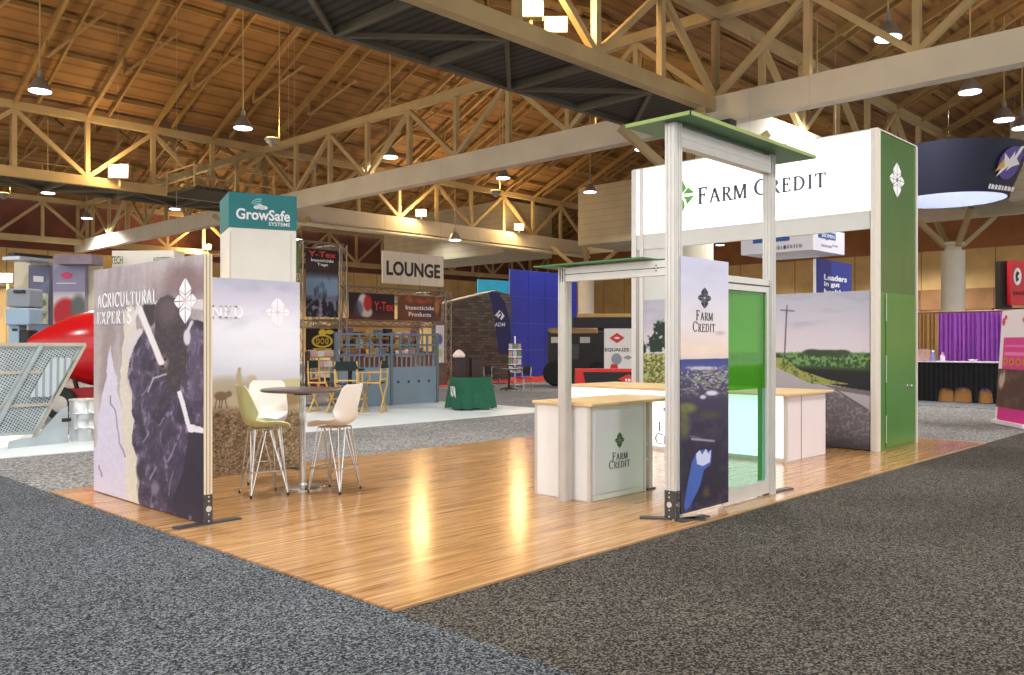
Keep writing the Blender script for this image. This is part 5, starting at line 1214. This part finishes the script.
q = [(.24, 0), (.24, .2), (.255, .22), (.24, .24), (.24, .45), (.255, .47), (.24, .49), (.24, .68)]
MB().lathe(q, p + UP * .006, 32).build('body', M('silver_drum', (196, 200, 202), .3, .7, noise=(3, .06)), t, smooth=True); MB().lathe([(.25, .68), (.255, .69), (.25, .705), (.22, .70)], p + UP * .006, 32).build('rim', GALVD, t, smooth=True)

# stand walls at the far left
def lead_print(c0, c1):
    def f(p): p.fill(c0); p.mix(np.clip(1 - p.y, 0, 1), c1); p.ell(.5, .9, .5, .25, (226, 226, 240), .9, .6)
    return f
t = thing('stand_wall', 'lit stand wall with a magenta emblem behind the red tank', 'exhibit wall', (gd(68, 26).x, gd(68, 26).y, 0))
f = fbox('wall_panel', M('lavender_panel', (150, 146, 176), .5, noise=(1, .08)), t, 53, 85, 264, 372, 26, .2)
letters(polys([(math.cos(a) * (1 + .15 * math.sin(5 * a)), math.sin(a)) for a in np.linspace(0, 6.28, 20)[:-1]]), 'emblem', M('magenta_ink', (222, 60, 110), .5, noise=(6, .05)), f, fpt(66.5, 275.5, 25.98), RIGHT, UP, .36, .2)
letters(polys([(-1, -1), (1, -1), (1, 1), (-1, 1)]), 'caption_bar', WI, f, fpt(66.5, 283.2, 25.98), RIGHT, UP, .6, .03)
picture('poster', print_mat('fabric_print'), t, fpt(53.5, 324, 25.97), RIGHT * .95, UP * .98, 30, 30, lambda p: (p.fill((196, 190, 196)), p.ell(.4, .3, .42, .5, (170, 40, 50), .3), p.ell(.8, .5, .25, .4, (92, 100, 96), .5)), photo=False)
fbox('side_fin', CREAM, t, 85, 101, 262, 372, 26.2, .12); fbox('fascia', M('fascia_mauve', (128, 112, 124), .5, noise=(3, .15)), t, 54, 92, 254.5, 264, 25.4, .7)
t = thing('stand_wall', 'narrow stand wall with a tilted silver canopy at the far left', 'exhibit wall', (gd(38, 26.5).x, gd(38, 26.5).y, 0))
f = fbox('wall_panel', M('slate_panel', (104, 108, 136), .5, noise=(1, .1)), t, 28.5, 49.5, 265, 372, 26.5, .2)
letters(polys([(-1, -.8), (1, -1), (1, .8), (-1, 1)]), 'emblem', WI, f, fpt(38.5, 279, 26.48), RIGHT, UP, .32, .2)
picture('poster', print_mat('fabric_print'), t, fpt(29.5, 324, 26.47), RIGHT * .58, UP * .95, 30, 40, lambda p: (p.fill((190, 190, 170)), p.mix(np.clip((fbm(p.x * 5, p.y * 8, 4, 3) - .45) * 5, 0, 1), (112, 120, 92)), p.ell(.5, .3, .18, .3, (150, 150, 140), .5)), photo=False)
a, b = fpt(11, 258, 25.2), fpt(49, 262, 26.4); MB().bar(a, b, .7, .1).build('canopy', GALV, t); MB().bar(a + UP * .12, b + UP * .14, .3, .08).build('canopy_rail', BLACK, t); fbox('side_fin', CREAM, t, 14, 28.5, 262, 372, 26.8, .1)
p = gd(17, 20.5); t = thing('control_cabinet', 'blue grey stacked control cabinet left of the red tank', 'cabinet', (p.x, p.y, 0))
fbox('top_box', M('cabinet_grey', (136, 146, 156), .45, noise=(2, .05)), t, 6, 29.5, 288.5, 307, 20.5, .6, .03); fbox('screen_box', M('cabinet_pale_blue', (150, 178, 198), .4, noise=(2, .05)), t, 5, 29, 308, 325, 20.45, .6, .03)
cb_ = fbox('column', M('cabinet_pale_blue'), t, 8, 19, 325, 415, 20.6, .35, .02); fbox('slot', BLACK, cb_, 12, 17, 328.5, 331, 20.58, .03); fbox('motor', BLACK, t, 19, 29, 330, 348, 20.5, .4, .03)
fbox('handle', BLACK, t, 13, 24, 290, 293, 20.44, .05, .01)

# ================================================================ RIGHT-HAND STANDS
NAVY = M('navy_ring_fabric', (24, 28, 52), .6, noise=(.4, .15)); LIN = M('ring_lining', (118, 128, 164), .6, noise=(1, .03))
dR = 30.0; cR = gd(949, dR); zr0, zr1 = zz(200.5, dR), zz(142, dR) - .42; r0, r1 = 52 * dR / F, 70 * dR / F
t = thing('ring_sign', 'navy ring shaped hanging sign with white lining', 'hanging sign', (cR.x, cR.y, zr0))
n = 64; m = MB(); m.add([(cR.x + r * math.cos(2 * math.pi * i / n), cR.y + r * math.sin(2 * math.pi * i / n), z) for r, z in ((r0, zr0), (r1, zr1)) for i in range(n)], [(i, (i + 1) % n, n + (i + 1) % n, n + i) for i in range(n)]); ro = m.build('outer_skin', NAVY, t, smooth=True)
m = MB(); m.add([(cR.x + r * math.cos(2 * math.pi * i / n), cR.y + r * math.sin(2 * math.pi * i / n), z) for r, z in ((r0 - .05, zr0 + .001), (r1 - .05, zr1)) for i in range(n)], [(i, (i + 1) % n, n + (i + 1) % n, n + i) for i in range(n)]); m.build('lining', LIN, t)
for a in (.3, 2.4, 4.5): wire(t, (cR.x + r1 * .9 * math.cos(a), cR.y + r1 * .9 * math.sin(a), zr1 - .05), roofz(cR.y + r1 * .9 * math.sin(a)))
thv = -.86                                       # the emblem sits on the skin toward the right of the photograph
nv = (RIGHT * math.sin(math.radians(27)) - FWD * math.cos(math.radians(27))); rm_ = (r0 + r1) / 2; tv = UP.cross(nv); lean = (UP + nv * (r1 - r0) / (zr1 - zr0)).normalized()
ec = cR + nv * (rm_ + .03) + UP * (zr0 + zr1) / 2
letters(polys([(math.cos(a) * (.8 if 1 < i < 16 else .6), math.sin(a)) for i, a in enumerate(np.linspace(0, 6.28, 22)[:-1])]), 'emblem', M('purple_ink', (92, 70, 150), .6, noise=(9, .1)), ro, ec + lean * .1, tv, lean, 1.1, 1.1)
letters(polys([(-1, -1), (-.6, -.2), (-.9, .4), (-.2, .1), (.1, .6), (.3, 0)], [(-.2, -.6), (.5, .9), (.9, 1), (.5, .2), (1, -.1), (.3, -.3)]), 'emblem', WI, ro, ec + lean * .15 + nv * .01, tv, lean, .95, 1.1)
letters(polys([(-1, -1), (1, -.2), (.2, 1)]), 'emblem', M('gold_ink', (214, 170, 60), .6, noise=(9, .1)), ro, ec - tv * .42 - lean * .02 + nv * .012, tv, lean, .4, .45)
letters(scrawl(8), 'lettering', WI, ro, ec - lean * .72 - nv * .0, tv, lean, 1.3, .16)

# white box sign and tall blue panel seen through the gap under the lit sign
bx, by, bd = gx(813, 24.8); bl = gx(741, 24.8)[1]; br_ = gy(844.5, by)[0]
zb0, zb1 = zz(249.5, bd), zz(226, bd)
t = thing('box_sign', 'white hanging box sign with blue logos beneath the lit sign', 'hanging sign', (bx, by, zb0))
f = box('box_shell', M('pale_box_sign', (226, 226, 238), .5, noise=(1, .03)), t, bx, br_, by, bl, zb0, zb1)
BLI = M('blue_ink', (28, 88, 160), .5, noise=(6, .05))
for py_, (ly, w_) in ((0, (gx(762, bx)[1], .62)), (1, (gx(780, bx)[1], .62))): letters(polys([(-1, -1), (1, -1), (1, 1), (-1, 1)]), 'emblem', BLI, f, (bx, ly, zz(236.5, bd + .4)), LX, UP, w_, .22)
letters(scrawl(6), 'lettering', M('grey_ink', (150, 150, 164), .6, noise=(9, .03)), f, (bx, gx(777, bx)[1], zz(246.5, bd + .4)), LX, UP, .6, .12); letters(scrawl(6, 3), 'lettering', M('grey_ink'), f, (bx, gx(793, bx)[1], zz(246, bd + .4)), LX, UP, .58, .12)
letters(polys([(-1, -1), (-.2, -1), (0, -1.5), (.1, -1), (1, -1), (1, 1), (-1, 1)]), 'emblem', BLI, f, on_back(827, 236.5, by), EX, UP, 1.25, .27); letters(sans('BIOMIN'), 'lettering', WI, f, on_back(828, 236, by) - EY * .006, EX, UP, .9, .12)
letters(scrawl(7), 'lettering', M('grey_ink'), f, on_back(826.5, 246, by), EX, UP, .75, .08); letters(scrawl(5), 'lettering', M('grey_ink'), f, on_back(835, 246, by), EX, UP, .42, .06)
for x, y in ((bx + .2, by + .2), (br_ - .2, by + .2), (bx + .2, bl - .2)): wire(t, (x, y, zb1), roofz(y))
dL = 27.0; a = gd(818, dL)
t = thing('sign_tower', 'tall blue sign tower reading Leaders in gut health', 'sign tower', (a.x, a.y, 0))
yL = a.y; xr = gy(851.5, yL)[0]; zT = zz(258.5, dL)
BLP = M('deep_blue_panel', (42, 56, 138), .5, noise=(1, .05)); f = box('front_panel', BLP, t, a.x, xr, yL, yL + .06, .0, zT); box('shell', BRIGHT, t, a.x - .0, xr, yL + .06, yL + .16, 0, zT)
for s_, py, w_ in (('Leaders', 276, .68), ('in gut', 283.5, .46), ('health', 290.8, .55)): letters(sans(s_, .03), 'lettering', WI, f, Vector((a.x + (xr - a.x) * (.17 + w_ / 2), yL, zz(py, dL))), EX, UP, w_ * (xr - a.x), .19)

# purple curtain, draped counter, boxes, banner
def curtain(label, X, ya, yb, z1, mat, folds, X0=None):
    t = thing('curtain', label, 'curtain', (X, yb, .01)); m = MB(); N = folds * 8
    ys = np.linspace(ya, yb, N + 1); off = [.06 * math.sin(i / 8 * 2 * math.pi + .6 * math.sin(i * .31)) + .02 * math.sin(i * 1.7) for i in range(N + 1)]
    m.add([(X + o * (1 if z < .5 else .75), y, z) for z in (.012, z1) for y, o in zip(ys, off)], [(i, i + 1, N + 2 + i, N + 1 + i) for i in range(N)])
    m.build('drape', mat, t, smooth=True, solid=.01); return t
XD = 27.6
ya, yb_, yc = gx(913, XD)[1], gx(938.5, XD)[1], gx(1003, XD)[1]; zD = zz(313, gx(950, XD)[2])
curtain('tan curtain panel left of the purple curtain', XD, ya, yb_ + .03, zD, M('tan_drape', (160, 122, 72), .85, noise=(3, .1)), 6)
curtain('purple curtain behind the black draped counter', XD, yb_, yc, zD, M('purple_drape', (152, 78, 178), .85, noise=(3, .12)), 14)
t = thing('curtain_rail', 'rail carrying the tan and purple curtains', 'rail', (XD, yc, 0))
MB().tube((XD + .1, ya + .1, zD + .03), (XD + .1, yc - 1.6, zD + .03), .035).build('crossbar', M('rail_brown', (110, 72, 44), .5, noise=(6, .1)), t)
for y in (ya + .1, yb_ + .02, yc - .02, yc - 1.6): MB().tube((XD + .12, y, .01), (XD + .12, y, zD + .06), .03).build('upright', CHROME, t)
XT = 26.0; y0, y1 = gx(1001, XT)[1], gx(915, XT)[1]; zT_ = zz(361.5, gx(960, XT)[2])
t = thing('draped_counter', 'long counter with a white top and black skirt before the purple curtain', 'counter', (XT, y0, .006))
m = MB(); N = 120; ys = np.linspace(y0, y1, N + 1)
def hem(y): k = (y - y0) / (y1 - y0); return .02 + .38 * max(0, 1 - ((k - .62) / .09) ** 2) ** .15 * (abs(k - .62) < .09) + .42 * max(0, 1 - ((k - .42) / .10) ** 2) ** .15 * (abs(k - .42) < .10) + .40 * max(0, 1 - ((k - .17) / .08) ** 2) ** .15 * (abs(k - .17) < .08)
m.add([(XT + .03 * math.sin(i * .9) + (.0 if q else -.03), y, zT_ - .03 if q else max(.012, hem(y))) for q in (0, 1) for i, y in enumerate(ys)], [(i, i + 1, N + 2 + i, N + 1 + i) for i in range(N)]); m.build('skirt', BLACKCLOTH, t, smooth=True, solid=.008)
box('counter_top', M('counter_top_lilac', (206, 198, 214), .5, noise=(3, .04)), t, XT - .06, XT + .75, y0 - .05, y1 + .05, zT_ - .03, zT_)
for y in (y0 + .1, y1 - .1):
    for x in (XT + .12, XT + .65): MB().tube((x, y, .006), (x, y, zT_ - .03), .02).build('leg', CHROME, t)
CARD = M('cardboard', (172, 120, 66), .8, noise=(5, .08))
for px, w_, h_, lab in ((944, .50, .36, 'cardboard box under the black draped counter, the one at the left'), (964, .54, .38, 'cardboard box under the black draped counter, between two others'), (983, .40, .34, 'smaller cardboard box under the black draped counter, the one at the right')):
    y = gx(px, XT + .12)[1]; t = thing('cardboard_box', lab, 'box', (XT + .12, y, .006), 'cardboard boxes under the counter')
    box('body', CARD, t, XT + .1, XT + .5, y - w_ / 2, y + w_ / 2, .008, h_, .008); MB().box(XT + .096, XT + .504, y - .05, y + .05, h_ - .06, h_ + .002).build('tape', M('packing_tape', (190, 150, 96), .4, noise=(9, .05)), t)
    MB().prism([(XT + .1, y - w_ / 2, h_), (XT + .1, y + w_ / 2, h_), (XT + .2, y + w_ / 2, h_ + .012), (XT + .2, y - w_ / 2, h_ + .012)], (0, 0, .004)).build('flap', M('cardboard_light', (200, 154, 100), .8, noise=(5, .06)), t)
for px, lab, cl, r, h_ in ((933, 'small blue topped bottle on the draped counter', (120, 130, 190), .06, .26), (942.5, 'small pink capped bottle on the draped counter', (214, 204, 220), .07, .2), (973, 'low white dish on the draped counter', (226, 224, 230), .12, .06)):
    y = gx(px, XT + .2)[1]; t = thing('bottle' if h_ > .1 else 'dish', lab, 'bottle' if h_ > .1 else 'dish', (XT + .2, y, zT_))
    MB().lathe([(r, .001), (r, h_ * .7), (r * .5, h_ * .85), (r * .5, h_)] if h_ > .1 else [(r * .6, .001), (r, h_), (r * .9, h_)], (XT + .2, y, zT_), 16).build('body', M('counter_item_%d' % px, cl, .4, noise=(5, .05)), t, smooth=True)
    if h_ > .1: MB().lathe([(r * .6, h_), (r * .6, h_ + .05)], (XT + .2, y, zT_), 14).build('cap', M('cap_pink', (214, 120, 150), .4, noise=(5, .05)) if px > 940 else BRIGHT, t)
y = gx(923, XT + .3)[1]; t = thing('poster_stand', 'small framed poster on the draped counter next to the green tower', 'poster', (XT + .3, y, zT_)); box('board', M('rose_board', (190, 150, 140), .6, noise=(6, .2)), t, XT + .3, XT + .33, y - .2, y + .2, zT_ + .001, zT_ + .34); box('foot', BLACK, t, XT + .28, XT + .4, y - .1, y + .1, zT_, zT_ + .01)
# black and red sign at the right edge
d_ = 30.5; t = thing('tower_sign', 'black and red sign tower at the right edge behind the pink banner', 'sign tower', (gd(1012, d_).x, gd(1012, d_).y, 0))
fbox('back_panel', BLACK, t, 1000, 1012, 261, 309, d_ + .3, .3); f = fbox('red_panel', M('sign_red', (196, 30, 40), .5, noise=(2, .05)), t, 1011, 1034, 261, 305, d_, .25); fbox('plinth', BLACK, t, 1001, 1034, 308, 396, d_ + .1, .6)
letters(oval_shape(), 'emblem', WI, f, fpt(1017.5, 276.5, d_ - .01), RIGHT, UP, .28, .62); letters(polys([(-.3, -1), (.3, -.6), (0, 0), (.4, .6), (-.1, 1), (-.4, .3)]), 'emblem', BLACK, f, fpt(1017.5, 276.5, d_ - .02), RIGHT, UP, .14, .4)
letters(scrawl(4), 'lettering', M('dark_red_ink', (120, 16, 26), .6, noise=(9, .05)), f, fpt(1019, 293, d_ - .01), RIGHT, UP, .4, .14)
# pink roll-up banner
dK = 17.0; k0, k1 = gp(995, 423), gp(1040, 432)
t = thing('roll_up_banner', 'leaning pink and white roll up banner at the right edge', 'banner', (k0.x, k0.y, .0))
ub = (k1 - k0); ub = ub / ub.length; Wb = 1.35; nb = UP.cross(ub) * -1; hb_ = 2.24; up_ = (UP * hb_ + ub * .33)
def pink(p):
    p.fill((226, 218, 226)); p.mix((p.y < .76) * (p.y > .47) * (p.x > .1) * 1.0, (206, 68, 138)); p.mix((p.y < .63) * (p.y > .60) * (p.x > .16) * .6, (232, 160, 196)); p.mix((p.y < .69) * (p.y > .67) * (p.x > .16) * .6, (232, 160, 196))
    for k in range(5): p.ell(.2 + .2 * k, .54, .075, .035, (206, 130, 60), .3); p.ell(.2 + .2 * k, .54, .03, .015, (150, 60, 50), .3)
    p.mix((p.y < .47) * (p.y > .12) * 1.0, (86, 62, 58)); n = fbm(p.x * 6, p.y * 12, 4, 3); p.mix((p.y < .47) * (p.y > .12) * np.clip((n - .5) * 5, 0, 1) * .5, (120, 92, 84)); p.ell(.12, .36, .08, .07, (206, 190, 180), .6, .8); p.ell(.2, .4, .03, .06, (196, 180, 170), .6, .8)
    p.mix((p.y < .12) * (p.x > .05) * 1.0, (206, 52, 140)); p.ell(.07, .9, .05, .035, (206, 40, 80), .3); p.ell(.13, .94, .04, .02, (206, 40, 80), .3); p.ell(.75, .91, .1, .03, (206, 40, 80), .3)
o0 = k0 + UP * .08
MB().prism([o0 - nb * .006, o0 + ub * Wb - nb * .006, o0 + ub * Wb + up_ - nb * .006, o0 + up_ - nb * .006], -nb * .012).build('backing', BRIGHT, t)
picture('print', print_mat('fabric_print'), t, o0, ub * Wb, up_, 60, 130, pink, photo=False)
MB().obox(k0 + ub * Wb / 2 + UP * .045 + nb * .0, ub * Wb / 2, nb * .09, UP * .04).build('base_case', M('base_case_pale', (226, 216, 226), .4, noise=(4, .03)), t, .01)
MB().tube(k0 + ub * Wb / 2 - nb * .05 + UP * .08, k0 + ub * (Wb / 2 + .33) - nb * .05 + UP * 2.2, .012).build('pole', CHROME, t)
p = gd(990, 25.0)
